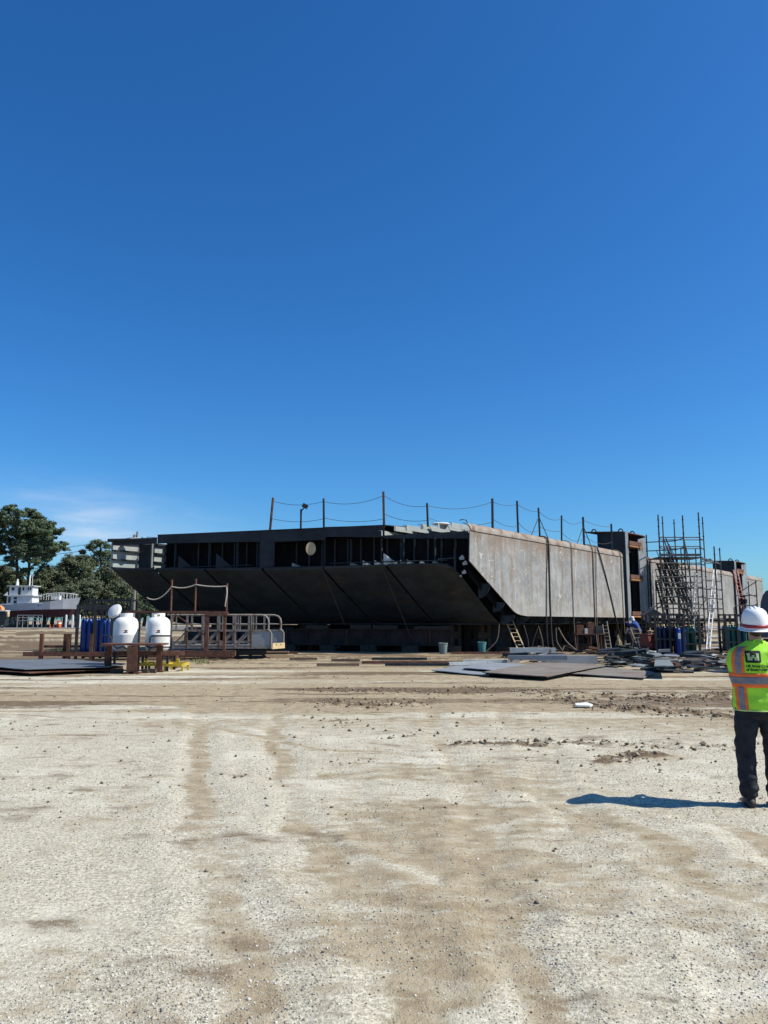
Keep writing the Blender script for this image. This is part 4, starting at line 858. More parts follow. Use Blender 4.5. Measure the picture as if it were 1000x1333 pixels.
# work bench under the hull side with boxes on it
cW = G(768, 846); cW.z = 0; th = thing('work_bench', 'low steel work bench standing in the shade under the barge side', 'bench', cW, local=True)
part_box('bench_top', (0, 0, .92), (1.75, .8, .06), 'rust', th)
for x in (-.8, .0, .8):
    for y in (-.35, .35): part_beam('leg', (x, y, 0), (x, y, .9), .06, .06, 'rust', th)
for x, w_, h_, m_, l_ in ((-.6, .42, .5, 'rust', 'tall carton coloured dark for shade on the bench under the barge side'), (-.05, .6, .30, 'palescrap', 'pale flat box in the middle of the bench under the barge'), (.5, .42, .45, 'slate', 'dark box at the end of the bench under the barge'), (.05, .4, .65, 'rust', 'brown box coloured dark for shade behind the pale box on the bench')):  # brown and dark boxes have the shade under the barge in their colour
    o = MB(); c = cW + Vector((x, -.1 if h_ < .7 else .2, .952)); o.box(c + Vector((0, 0, h_ / 2)), (w_, .4, h_), .06); o.box(c + Vector((0, 0, h_ + .01)), (w_ * .9, .35, .02), .1); tag(o.build('storage_box', M[m_], off=c, smooth=False), l_, 'box')
# buckets
def bucket(px, py, m, label):
    c = G(px, py); th = thing('bucket', label, 'bucket', c, local=True)
    b = MB(); b.lathe((0, 0, 0), [(.19, 0), (.235, .50), (.255, .51), (.255, .55), (.235, .56), (.22, .54), (.18, .03)], 18); b.build('pail', M[m], th)
    b = MB(); b.tube([(.25 * math.cos(a), -.02 - .12 * math.sin(a), .50 - .2 * math.sin(a)) for a in np.linspace(0, math.pi, 10)], .008, 5); b.build('handle', M['galv'], th)
bucket(627.5, 849, 'bucket_teal', 'teal bucket in the shade under the bow corner'); bucket(577, 851, 'bucket_pale', 'pale grey bucket in the shade under the bow plates')
# ladders under the barge
ladder('ladder', 'short yellowish ladder leaning in the shade under the barge corner', G(680, 848), P(662, 806, 44.6), .42, (1, .2, 0), 8, 'cream', .026)
g = G(838, 851); ladder('step_ladder', 'orange brown step ladder the blue suited worker stands at', g, (P(826, 817, g.y + .6).x, g.y + .6, P(826, 817, g.y).z), .5, (1, .3, 0), 6, 'timber', .032)
g = G(817, 849); ladder('step_ladder', 'dark step ladder standing beside the welder below the column', g, (P(822, 822, g.y + .4).x, g.y + .4, 1.35), .5, (1, .3, 0), 5, 'black', .03)
ladder('ladder', 'dark ladder hanging below the end of the barge side', P(793, 846, 51.5), P(787, 808, 52.5), .36, (1, .2, 0), 8, 'black', .024)
b = MB(); o = G(806, 849); b.tube([o, o + Vector((.02, 0, .5)), o + Vector((-.05, 0, .9))], [.10, .06, .03], 7)
for k in range(12): a = k * 2.4; b.tube([o + Vector((.0, 0, .75 + .02 * k)), o + Vector((.16 * math.cos(a), .1 * math.sin(a), .55 - .03 * k)), o + Vector((.2 * math.cos(a), .1 * math.sin(a), .15))], .018, 5)
tag(b.build('hose_bundle', M['cream'], off=o), 'tangle of pale hose draped on a stake below the barge end', 'hose')

# ------------------------------------------------------------------ hoses and cables over the barge side
def hose(pts, r, m, label):
    c = Vector(pts[0]); b = MB(); pp = []
    pts = [Vector(p) for p in pts]
    for i in range(len(pts) - 1):   # catmull-rom
        p0, p1, p2, p3 = pts[max(i - 1, 0)], pts[i], pts[i + 1], pts[min(i + 2, len(pts) - 1)]
        for k in range(6):
            t = k / 6; pp.append(0.5 * ((2 * p1) + (p2 - p0) * t + (2 * p0 - 5 * p1 + 4 * p2 - p3) * t * t + (3 * p1 - p0 - 3 * p2 + p3) * t ** 3))
    pp.append(pts[-1]); b.tube(pp, r, 6); return tag(b.build('hose', M[m], off=c), label, 'hose')
def sidehose(px, m, r, label, ppx=None, z_end=-.40, out=0.05):
    ts = []
    for p in (px, ppx or px):
        q = ray(p, 700); ts.append((q.x / q.y * C0.y - C0.x) / (U.x - q.x / q.y * U.y))
    t0, t1 = ts
    pts = [B(.5, t0, ztop(t0) + .03), B(.12, t0, ztop(t0) - .02), B(-.05, t0, ztop(t0) - .4), B(-out, t0 + (t1 - t0) * .4, 4.4), B(-out, t0 + (t1 - t0) * .8, 2.1), B(-out - .03, t1, .7), B(-.2, t1, z_end)]
    return hose(pts, r, m, label)
sidehose(713, 'hose', .05, 'thick dark hose hanging down the middle of the barge side to the ground')
sidehose(711, 'hose', .03, 'thin dark cable slanting beside the thick hose on the barge side', 707)
sidehose(742.5, 'brownhose', .028, 'thin pale tan hose hanging down the barge side, next after the thick dark one')
sidehose(770, 'brownhose', .04, 'tan hose hanging straight between two stay wires on the barge side')
sidehose(774, 'brownhose', .025, 'thin tan line close beside the straight tan hose', 772)
sidehose(778, 'hose', .04, 'dark hose sweeping diagonally down near the end of the barge side', 800)
sidehose(806, 'brownhose', .028, 'tan hose hanging at the very end of the barge side', 807)
def low(px0, py0, px1, py1, Y, m, r, label, bow=.3):
    a, c = P(px0, py0, Y), P(px1, py1, Y); c.z = gz(c.x, c.y) + .04; mid = a.lerp(c, .5) + Vector((bow, 0, -.1)); hose([a, mid, c], r, m, label)
low(650, 813, 631, 852, 41.5, 'brownhose', .03, 'curved tan hose hanging from the bow plate corner to the ground', .25)
low(682, 814, 688, 845, 44, 'hose', .03, 'dark hose hanging just past the yellowish ladder', .1)
low(701, 815, 707, 845, 44, 'brownhose', .025, 'tan hose hanging below the side, before the thick dark hose', .1)
low(700, 818, 693, 845, 44.4, 'hose', .025, 'thin dark hose hanging slantwise below the bilge brackets', -.1)
low(724, 817, 733, 845, 44, 'brownhose', .03, 'tan hose hanging after the thick dark hose below the side', -.15)
low(727, 817, 752, 848, 43.6, 'brownhose', .035, 'tan hose running slantwise down to the bench foot', -.1)
for px0, px1, m, l in ((686, 722, 'brownhose', 'tan hose lying coiled on the ground below the barge side'), (716, 760, 'hose', 'dark hose lying along the ground near the bench')):
    a, c = G(px0, 848), G(px1, 849); hose([a + Vector((0, 0, .04)), a.lerp(c, .3) + Vector((0, -.5, .10)), a.lerp(c, .5) + Vector((0, .3, .30)), a.lerp(c, .8) + Vector((0, -.2, .08)), c + Vector((0, 0, .04))], .035, m, l)

# ------------------------------------------------------------------ steel sheets and offcuts on the ground
def sheet(px, z, th_, m, label, group=None, name='steel_sheet', tilt=0.0):
    pts = [G(a, c, z) for a, c in px]; c = sum(pts, Vector()) / len(pts); b = MB()
    n = len(pts); fine = []
    for i in range(n):
        p, q = pts[i], pts[(i + 1) % n]
        for k in range(4): fine.append(p.lerp(q, k / 4) + Vector((0, 0, random.uniform(-.012, .012))))
    b.prism(fine, Vector((0, 0, th_))); o = b.build(name, M[m], off=Vector((c.x, c.y, z)), smooth=False); return tag(o, label, 'steel sheet', group)
def dunnage(px, py, label, ln=1.2, rz=0.2, z=0.0, h=.12):
    c = G(px, py, z); o = MB(); o.box(c + Vector((0, 0, h / 2)), (ln, .12, h), rz); return tag(o.build('packing_timber', M['old_timber'], off=c, smooth=False), label, 'timber', 'packing timbers under the steel sheets')
sheet([(562, 873.5), (636, 879.5), (690, 868), (612, 864)], .05, .02, 'blue_plate', 'pale blue grey steel sheet at the front of the central stack')
sheet([(603, 870), (640, 873), (700, 866), (622, 862)], .12, .02, 'blue_plate', 'smaller blue grey sheet lying over the pale one')
sheet([(628, 876), (712, 881.5), (788, 867), (708, 862)], .13, .025, 'rust_plate', 'large rust stained steel sheet in the middle of the central stack')
sheet([(632, 877.5), (712, 883), (786, 869), (708, 864)], .07, .02, 'slate', 'dark sheet just beneath the large rust stained sheet')
sheet([(733, 877.5), (838, 883), (852, 876), (790, 869.5)], .05, .025, 'rust_plate', 'brownish steel sheet lying lowest beside the large rust stained one')
for px, py, rz in ((600, 874, .1), (660, 877, .1), (705, 882, 1.2), (760, 873, .6), (640, 868, .3), (780, 878, .2), (830, 881, .8)): dunnage(px, py, 'dark packing timber under the central steel sheets', rz=rz, h=.045)
def offcut(c, size, rz, tilt, m, label, group, name='steel_offcut', cat='steel offcut'):
    Mx = Matrix.Rotation(rz, 3, 'Z') @ Matrix.Rotation(tilt[0], 3, 'X') @ Matrix.Rotation(tilt[1], 3, 'Y'); b = MB(); x, y, h = size
    pl = [Vector(q) for q in ((-x / 2, -y / 2, 0), (x * random.uniform(.3, .5), -y / 2, 0), (x / 2, y * random.uniform(-.2, .5), 0), (x * random.uniform(.1, .5), y / 2, 0), (-x * random.uniform(.3, .5), y / 2, 0))]
    b.prism([Vector(c) + Mx @ p for p in pl], Mx @ Vector((0, 0, h))); return tag(b.build(name, M[m], off=c, smooth=False), label, cat, group)
def channel(px, py, ln, rz, z, w, h, m, label, group=None):
    c = G(px, py, z); th = thing('steel_channel', label, 'steel channel', c, group, rz, local=True)
    part_box('web', (0, 0, h / 2), (ln, .02, h), m, th); part_box('flange', (0, w / 2, h - .01), (ln, w, .02), m, th); part_box('flange', (0, w / 2, .01), (ln, w, .02), m, th); return th
channel(694, 851, 2.1, -.03, .22, .25, .26, 'palescrap', 'pale white channel lying behind the dark offcuts')
channel(745, 864, 2.0, .05, .08, .35, .30, 'blue_plate', 'long blue grey box channel in front of the dark offcuts')
channel(720, 861, 1.1, -.03, .10, .3, .26, 'blue_plate', 'short blue grey channel next to the long one')
channel(700, 859, 2.2, -.12, .25, .2, .16, 'bare_steel', 'bright steel channel resting on the dark offcuts', None)
channel(640, 863, 2.2, .1, .12, .2, .12, 'palescrap', 'pale channel behind the blue grey sheets')
channel(610, 866, 1.5, .25, .08, .2, .12, 'palescrap', 'small pale channel at the end of the blue grey sheets')
for px, py, ln, rz, m, l in ((640, 852, 4.2, .05, 'rust', 'long rusty bar lying in front of the teal bucket'), (545, 865, 4.5, .02, 'rust', 'long dark rusty bar lying alone on the dirt before the sheets'), (560, 868, 3.4, -.03, 'slate', 'dark flat bar lying close to the blue grey sheets'), (440, 868, 1.6, .05, 'timber', 'short weathered plank lying on the dirt before the girder'), (395, 860, 1.2, .02, 'timber', 'thin plank lying near the gangway end'), (355, 852, 2.6, .0, 'rust', 'rusty plank sticking out beyond the gangway end'), (450, 862, 1.2, -.1, 'timber', 'little weathered plank lying behind another on the dirt'), (520, 860, 2.4, .03, 'slate', 'thin dark bar lying in the shade edge before the girder')):
    c = G(px, py); c.z = .03; o = MB(); o.box(c + Vector((0, 0, .05)), (ln, .14, .10), rz); tag(o.build('steel_bar' if m != 'timber' else 'plank', M[m], off=c, smooth=False), l, 'bar' if m != 'timber' else 'plank')
def heap(n, x0, x1, y0, y1, mats, label, group, zmax, smin=.35, smax=1.2):
    for k in range(n):
        px, py = random.uniform(x0, x1), random.uniform(y0, y1); c = G(px, py); c.z = random.uniform(.03, zmax)
        offcut(c, (random.uniform(smin, smax), random.uniform(.2, .55), random.choice((.02, .03, .06, .12))), random.uniform(-.7, .7), (random.gauss(0, .16), random.gauss(0, .10)), random.choice(mats), label, group)
heap(26, 672, 720, 853, 863, ['slate', 'slate', 'black', 'bare_steel'], 'dark bent offcut in the heap behind the blue grey channels', 'dark offcuts behind the channels', .35)
heap(64, 782, 856, 852, 869, ['slate', 'slate', 'slate', 'dark_steel', 'primer', 'dark_steel'], 'slate grey plate offcut in the heap before the red box', 'slate offcuts before the red box', .42, .3, 1.1)
heap(60, 846, 962, 860, 876, ['slate', 'dark_steel', 'old_timber', 'rust', 'primer'], 'dark offcut in the scrap strewn before the bottle racks', 'dark scrap before the bottle racks', .22, .3, 1.5)
heap(10, 836, 905, 856, 866, ['palescrap', 'white_worn', 'bare_steel'], 'pale curled offcut among the dark scrap before the racks', 'pale offcuts before the racks', .3, .3, .8)
heap(40, 895, 965, 846, 862, ['rust', 'old_timber', 'timber', 'slate', 'palescrap'], 'rusty scrap piece under the scaffold and the teal rack', 'rusty scrap under the scaffold', .25, .4, 1.4)
heap(12, 700, 790, 846, 852, ['rust', 'timber', 'slate'], 'rusty scrap piece at the shade edge below the barge side', 'scrap at the shade edge', .12, .3, .9)
sheet([(852, 868), (878, 868.5), (872, 860), (853, 860)], .35, .03, 'primer', 'pale green grey plate tilted up before the navy bottle rack')
o = G(760, 921); b = MB(); b.prism([o + Vector(q) for q in ((-.17, -.10, .03), (.1, -.12, .02), (.19, .02, .03), (.08, .12, .06), (-.15, .1, .04))], (0, 0, .03)); tag(b.build('paper_scrap', M['white'], off=o, smooth=False), 'white scrap of paper lying alone on the churned mud', 'scrap')

# ------------------------------------------------------------------ left: sheets, posts, tanks, gangway
sheet([(-25, 868), (32, 871.5), (142, 868.5), (164, 865), (82, 858), (-30, 860)], .20, .02, 'grey_plate', 'upper plain grey sheet of the low stack beside the rusty rack')
sheet([(-25, 873), (38, 876.5), (140, 872), (160, 868), (82, 862), (-30, 864)], .10, .02, 'rust', 'lower rusty sheet of the low stack beside the rusty rack')
for px, py, rz in ((38, 876, .5), (90, 873, .3), (137, 871, .4), (10, 874, 1.3)): dunnage(px, py, 'dark packing timber under the left sheet stack'.replace('left ', 'low '), rz=rz, z=0, h=.09)
def rust_post(px, py0, py1, par, Y, w=.14):
    x = P(px, py0, Y).x; zt_ = P(px, py1, Y).z; return part_beam('post', (x, Y, 0), (x, Y, zt_), w, w, 'rust', par)
Yr = 33.0; o = Vector((P(85, 850, Yr).x, Yr, 0)); th = thing('stake_rack', 'low rusty stake rack with four uprights behind the sheet stack', 'rack', o)
for px, y1 in ((53, 825), (84, 825), (88.5, 825), (118.5, 825)): rust_post(px, 858, y1, th, Yr if px != 84 else Yr + .8)
for dy, zz_ in ((0, .32), (.9, .32)): part_beam('rail', (P(31, 850, Yr).x, Yr + dy, zz_), (P(141, 850, Yr).x, Yr + dy, zz_), .16, .18, 'rust', th)
part_beam('rail', (P(45, 850, Yr).x, Yr + .5, .62), (P(108, 850, Yr).x, Yr + .5, .62), .12, .1, 'rust', th)
Yt = 25.6; o = Vector((P(172, 850, Yt).x, Yt, 0)); th = thing('steel_trestle', 'brown steel trestle of heavy I-beams in front of the white tanks', 'trestle', o)
def ibeam(p, q, w, h, m, par, name):
    p, q = Vector(p), Vector(q); b = MB(); d = (q - p).normalized(); upv = Vector((0, 0, 1)) if abs(d.z) < .9 else Vector((0, 1, 0))
    b.beam(p + upv * (h / 2), q + upv * (h / 2), w, .02, upv=upv); b.beam(p - upv * (h / 2), q - upv * (h / 2), w, .02, upv=upv); b.beam(p, q, .02, h - .025, upv=upv); return b.build(name, M[m], par, smooth=False)
zt_ = P(172, 839, Yt).z
for px, py in ((141.5, 873), (170, 877), (177, 877), (208, 873)):
    Yp = 26.4 if py < 875 else Yt; x = P(px, 850, Yp).x; ibeam((x, Yp, .03), (x, Yp, zt_ - .04), .17, .17, 'rust', th, 'post'); part_box('foot_plate', (x, Yp, .03), (.34, .3, .05), 'rust', th)
part_beam('top_beam', (P(133, 839, Yt).x, Yt + .35, zt_), (P(211, 839, Yt).x, Yt + .35, zt_), .9, .06, 'rust', th); 
part_beam('rail', (P(143, 850, Yt).x, 26.2, P(1, 850.5, 26.2).z), (P(230, 850, Yt).x, 26.6, P(1, 850.5, 26.6).z), .1, .14, 'rust', th)
for px in (150, 158, 190, 200): part_box('foot_plate', (P(px, 870, 26.0).x, 26.0 + random.uniform(-.3, .3), .07), (.2, .16, .14), 'old_timber', th)
def tank(px, label, lid):
    Y = 27.3; c = Vector((P(px, 849, Y).x, Y, 0.0)); z0 = .66; r = .42; H = 1.02
    th = thing('gas_tank', label, 'gas tank', c + Vector((0, 0, z0)), local=True)
    pr = [(r * .35, -.14), (r * .72, -.10), (r * .93, -.02), (r, .08), (r, H * .45), (r * 1.004, H * .455), (r * 1.004, H * .475), (r, H * .48), (r, H * .80), (r * .965, H * .90), (r * .86, H * .985), (r * .66, H * 1.045), (r * .35, H * 1.075), (.02, H * 1.085)]
    b = MB(); b.lathe((0, 0, .1), pr, 32); b.build('tank_body', M['tank_white'], th)
    b = MB(); b.lathe((0, 0, .1 - .12), [(r * .62, -.12), (r * .64, .06), (r * .60, .06), (r * .58, -.12)], 24); b.build('foot_ring', M['tank_white'], th)
    # collar with hand slots: arc segments
    b = MB(); zc = .1 + H * 1.03; rc = .225; n = 28
    for k in range(n):
        a0, a1 = 2 * math.pi * k / n, 2 * math.pi * (k + 1) / n; slot = (k % 14) in (5, 6, 7, 8) 
        for zl, zh in (((0, .05), (.12, .17)) if (slot and not lid) else ((0, .17),)):
            q = lambda a, rr, z: (rr * math.cos(a + 3.2), rr * math.sin(a + 3.2), zc + z)
            b.hexa([q(a0, rc - .012, zl), q(a0, rc, zl), q(a1, rc, zl), q(a1, rc - .012, zl), q(a0, rc - .012, zh), q(a0, rc, zh), q(a1, rc, zh), q(a1, rc - .012, zh)])
    b.build('collar', M['tank_white'], th, smooth=False)
    b = MB(); b.lathe((0, 0, zc), [(.05, -.02), (.05, .06), (.03, .07), (.03, .12)], 10); b.tube([(.03, 0, .05 + zc), (.16, -.02, .07 + zc)], .02, 6); b.build('valve', M['brass'], th)
    if lid:
        b = MB(); Mx = Matrix.Rotation(R(-38), 3, 'Y') @ Matrix.Rotation(R(52), 3, 'X'); b.lathe((-.42, -.03, zc + .24), [(.26, -.05), (.275, -.02), (.275, .0), (.24, .05), (.13, .085), (.01, .095)], 26, Mx); b.build('lid', M['tank_white'], th)
        b = MB(); b.beam((-.24, 0, zc + .1), (-.4, -.02, zc + .08), .22, .06); b.build('hinge', M['white'], th, smooth=False)
    # printed mark: a red and dark flash
    b = MB(); a0 = R(-72); 
    for (da, z, w_, h_, mi) in ((.0, .62, .10, .022, 0), (.05, .585, .07, .05, 1), (.0, .54, .13, .03, 1), (-.05, .575, .05, .02, 0)):
        b.cur = mi; a = a0 + da; R0 = r + .004; q = lambda aa, zz_: (R0 * math.cos(aa), R0 * math.sin(aa), .1 + zz_)
        b.add([q(a - w_ / 2 / r, z), q(a + w_ / 2 / r, z), q(a + w_ / 2 / r, z + h_), q(a - w_ / 2 / r, z + h_)], [(0, 1, 2, 3)])
    b.build('printed_mark', [M['orange'], M['black']], th, smooth=False)
    cr = thing('tank_cradle', 'dark welded cradle carrying ' + ('the white tank with its lid open' if lid else 'the white tank with the slotted collar'), 'cradle', c, local=True)
    for x in (-.5, .5):
        for y in (-.45, .45):
            part_beam('leg', (x, y, 0), (x, y, .62), .07, .07, 'black', cr)
    for y in (-.45, .45): part_beam('rail', (-.53, y, .60), (.53, y, .60), .07, .08, 'black', cr)
    for x in (-.3, .3): part_beam('rail', (x, -.45, .595), (x, .45, .595), .07, .07, 'black', cr)
    for x0, x1 in ((-.66, -.30),) if lid else ((-.1, .65),):
        y = -.56; part_tube('guard_loop', [(x0, y, .6), (x0, y, 1.12), (x0 + .06, y, 1.2), (x1 - .06, y, 1.2), (x1, y, 1.12), (x1, y, .6)], .028, 'black', cr); part_tube('guard_rail', [(x0, y, .82), (x1, y, .82)], .024, 'black', cr)
    part_tube('gas_hose', [(-.35, -.47, .95), (-.1, -.5, .78), (.1, -.5, .85), (.3, -.47, .7)], .03, 'black', cr)
tank(162.5, 'white gas tank with its round lid hinged open', True)
tank(204.5, 'white gas tank with a slotted collar and no lid', False)
# yellow low frame
Yy = 26.9; zt_ = P(1, 865, Yy).z; o = Vector((P(208, 870, Yy).x, Yy, 0)); th = thing('lifting_frame', 'low yellow steel frame on the ground behind the brown trestle', 'frame', o)
part_beam('side_rail', (P(176, 850, Yy).x, Yy, zt_), (P(239, 850, Yy).x, Yy - .1, zt_ - .03), .09, .09, 'yellow', th); part_beam('side_rail', (P(176, 850, Yy).x, Yy + .8, zt_), (P(239, 850, Yy).x, Yy + .8, zt_), .09, .09, 'yellow', th)
for px in (177, 195, 216, 238):
    for dy in (0, .8): part_beam('leg', (P(px, 850, Yy).x, Yy + dy, 0), (P(px, 850, Yy).x, Yy + dy, zt_), .07, .07, 'yellow' if px in (216, 238) else 'old_timber', th)
    part_beam('cross_rail', (P(px, 850, Yy).x, Yy, zt_ - .01), (P(px, 850, Yy).x, Yy + .8, zt_ - .01), .08, .08, 'yellow', th)
for px in (190, 231): part_beam('lug', (P(px, 850, Yy).x, Yy + .1, zt_ + .05), (P(px, 850, Yy).x, Yy + .1, zt_ + .2), .1, .04, 'yellow', th)
# rusty post block beneath second tank, timber crib
o = Vector((P(227, 860, 28.6).x, 28.6, 0)); th = thing('crib_block', 'rusty upright block standing behind the yellow frame', 'block', o)
part_box('block_body', o + Vector((0, 0, .30)), (.22, .25, .58), 'rust', th); part_box('cap_plate', o + Vector((0, 0, .61)), (.3, .32, .04), 'rust', th)
# rusty frame with rope rail
Yq = 34.2; o = Vector((P(232, 850, Yq).x, Yq, 0)); th = thing('rope_rail_frame', 'rusty pipe frame with three tall posts and a sagging pale rope', 'frame', o)
zA = lambda py: P(1, py, Yq).z; xA = lambda px: P(px, 800, Yq).x
part_beam('top_pipe', (xA(164), Yq, zA(796.5)), (xA(296), Yq, zA(797)), .1, .1, 'rust', th); part_beam('base_beam', (xA(178), Yq, zA(849) - .04), (xA(308), Yq, zA(849) - .04), .2, .22, 'rust', th); part_beam('base_beam', (xA(140), Yq + .9, .2), (xA(300), Yq + .9, .2), .2, .22, 'rust', th)
for px, w_, mt in ((181, .14, 'black'), (270, .17, 'rust'), (293, .11, 'rust'), (171, .09, 'black')): part_beam('post', (xA(px), Yq, zA(850)), (xA(px), Yq, zA(797)), w_, w_, mt, th)
part_beam('head_beam', (xA(268), Yq - .02, zA(799)), (xA(297), Yq - .02, zA(799)), .16, .14, 'rust', th)
part_beam('brace', (xA(226), Yq - .03, zA(798)), (xA(292), Yq - .03, zA(844)), .05, .05, 'rust', th)
part_beam('brace', (xA(186), Yq, zA(797)), (xA(191), Yq, zA(778)), .06, .06, 'black', th)
for px, py in ((222, 754.5), (253.5, 753.5), (294.5, 759.5)): part_tube('rail_post', [(xA(px), Yq + .02, zA(800)), (xA(px), Yq + .02, zA(py))], .045, 'rust', th)
a = [Vector((xA(190), Yq, zA(778))), Vector((xA(222), Yq, zA(763.5))), Vector((xA(253.5), Yq, zA(761))), Vector((xA(294), Yq, zA(763)))]
for p, q, d in ((a[0], a[1], .28), (a[1], a[2], .1), (a[2], a[3], .05)): part_tube('rope', sag(p, q, d), .026, 'rope', th)
part_tube('rope', [a[3], a[3] + Vector((.03, -.03, -.3)), a[3] + Vector((-.04, 0, -.9))], .032, 'rope', th)
# gangway
def gangway():
    Y1, Y2 = 35.3, 36.5; o = Vector((P(290, 850, Y1).x, Y1, 0)); th = thing('gangway', 'weathered steel truss gangway with curved handrail ends, lying on beams', 'gangway', o)
    for Y, xe, x0 in ((Y1, P(350, 800, Y1).x, P(218, 800, Y1).x), (Y2, P(366, 800, Y2).x, P(218, 800, Y1).x + .4)):
        z = lambda py: P(1, py, Y1).z
        zr, zm, zc, zbm = z(800.5), z(812.5), z(821), z(843)
        part_tube('handrail', [(x0, Y, zr), (xe - .32, Y, zr), (xe - .14, Y, zr - .05), (xe - .03, Y, zr - .17), (xe, Y, zr - .32), (xe, Y, zc)], .045, 'greyrail', th)
        part_tube('mid_rail', [(x0, Y, zm), (xe, Y, zm)], .035, 'greyrail', th); part_beam('top_chord', (x0, Y, zc), (xe + .1, Y, zc), .08, .08, 'greyrail', th); part_beam('bottom_chord', (x0, Y, zbm), (xe + .1, Y, zbm), .08, .10, 'greyrail', th)
        part_beam('kick_rail', (x0, Y + .02, z(836)), (xe - .7, Y + .02, z(836)), .05, .09, 'greyrail', th)
        n = 6; xs = np.linspace(xe - .78, x0 + .2, n)
        for k, x in enumerate(xs):
            part_beam('rail_stanchion', (x, Y, zc), (x, Y, zr), .07, .10, 'greyrail', th); part_beam('truss_post', (x, Y, zbm), (x, Y, zc), .07, .09, 'greyrail' if k % 2 else 'rust', th)
            part_beam('rail_stanchion', (x + .22, Y, zc), (x + .22, Y, zr), .05, .07, 'greyrail', th)
            if k < n - 1: part_beam('truss_diagonal', (x, Y + .01, zc), (xs[k + 1], Y + .01, zbm), .05, .07, 'greyrail', th)
        b = MB(); b.prism([(xe - .75, Y - .02, zbm - .05), (xe + .12, Y - .02, zbm - .05), (xe + .12, Y - .02, zc - .08), (xe + .02, Y - .02, zc + .04), (xe - .75, Y - .02, zc + .04)], (0, .02, 0)); b.build('end_plate', M['bare_steel'], th, smooth=False)
        part_tube('end_rail', [(xe - .05, Y - .03, zc + .06), (xe + .06, Y - .03, zc), (xe + .14, Y - .03, zc - .12), (xe + .14, Y - .03, zbm - .05)], .04, 'greyrail', th)
    part_beam('walkway', (P(219, 850, Y1).x, (Y1 + Y2) / 2, zbm + .08), (P(355, 850, Y1).x, (Y1 + Y2) / 2, zbm + .08), 1.1, .04, 'galv', th)
    e1, e2 = Vector((P(350, 850, Y1).x + .14, Y1, zbm)), Vector((P(366, 850, Y2).x + .14, Y2, zbm))
    part_beam('end_beam', e1 + Vector((0, 0, .06)), e2 + Vector((0, 0, .06)), .06, .26, 'cream', th)
    for f in (.3, .68): p = e1.lerp(e2, f); part_box('slot', p + Vector((.0, -.04, .12)), (.08, .06, .05), 'black', th)
gangway()
o = G(326, 857); th = thing('support_crate', 'dark low crate propping the gangway end', 'crate', o, None, .05, local=True)
for z in (.06, .2, .30): part_box('board', (0, -.3, z), (1.4, .04, .09), 'black', th); part_box('board', (0, .3, z), (1.4, .04, .09), 'black', th)
for x in (-.6, 0, .6): part_box('post', (x, 0, .18), (.1, .55, .34), 'black', th)
part_box('board', (0, 0, .36), (1.5, .7, .03), 'black', th)
c = G(357, 852); b = MB(); b.box(c + Vector((0, 0, .12)), (1.5, .5, .08), .02); b.box(c + Vector((0, 0, .04)), (1.1, .3, .08), .02); tag(b.build('base_plate', M['timber'], off=c, smooth=False), 'brown base plate under the cream end of the gangway', 'plate')
# steel bars stacked behind tanks on the rack
for k in range(9):
    z = .55 + (k % 4) * .28; x = P(196 + k * 2.6, 850, 35.8).x; o = Vector((x, 35.9 + .1 * k, z)); b = MB(); b.tube([o, o + Vector((random.uniform(-.2, .2), .1, random.uniform(.4, .8)))], .05, 7); tag(b.build('steel_bar', M['rust' if k % 2 else 'greyrail'], off=o), 'rusty bar end seen between the two white tanks', 'bar', 'bar ends between the white tanks')
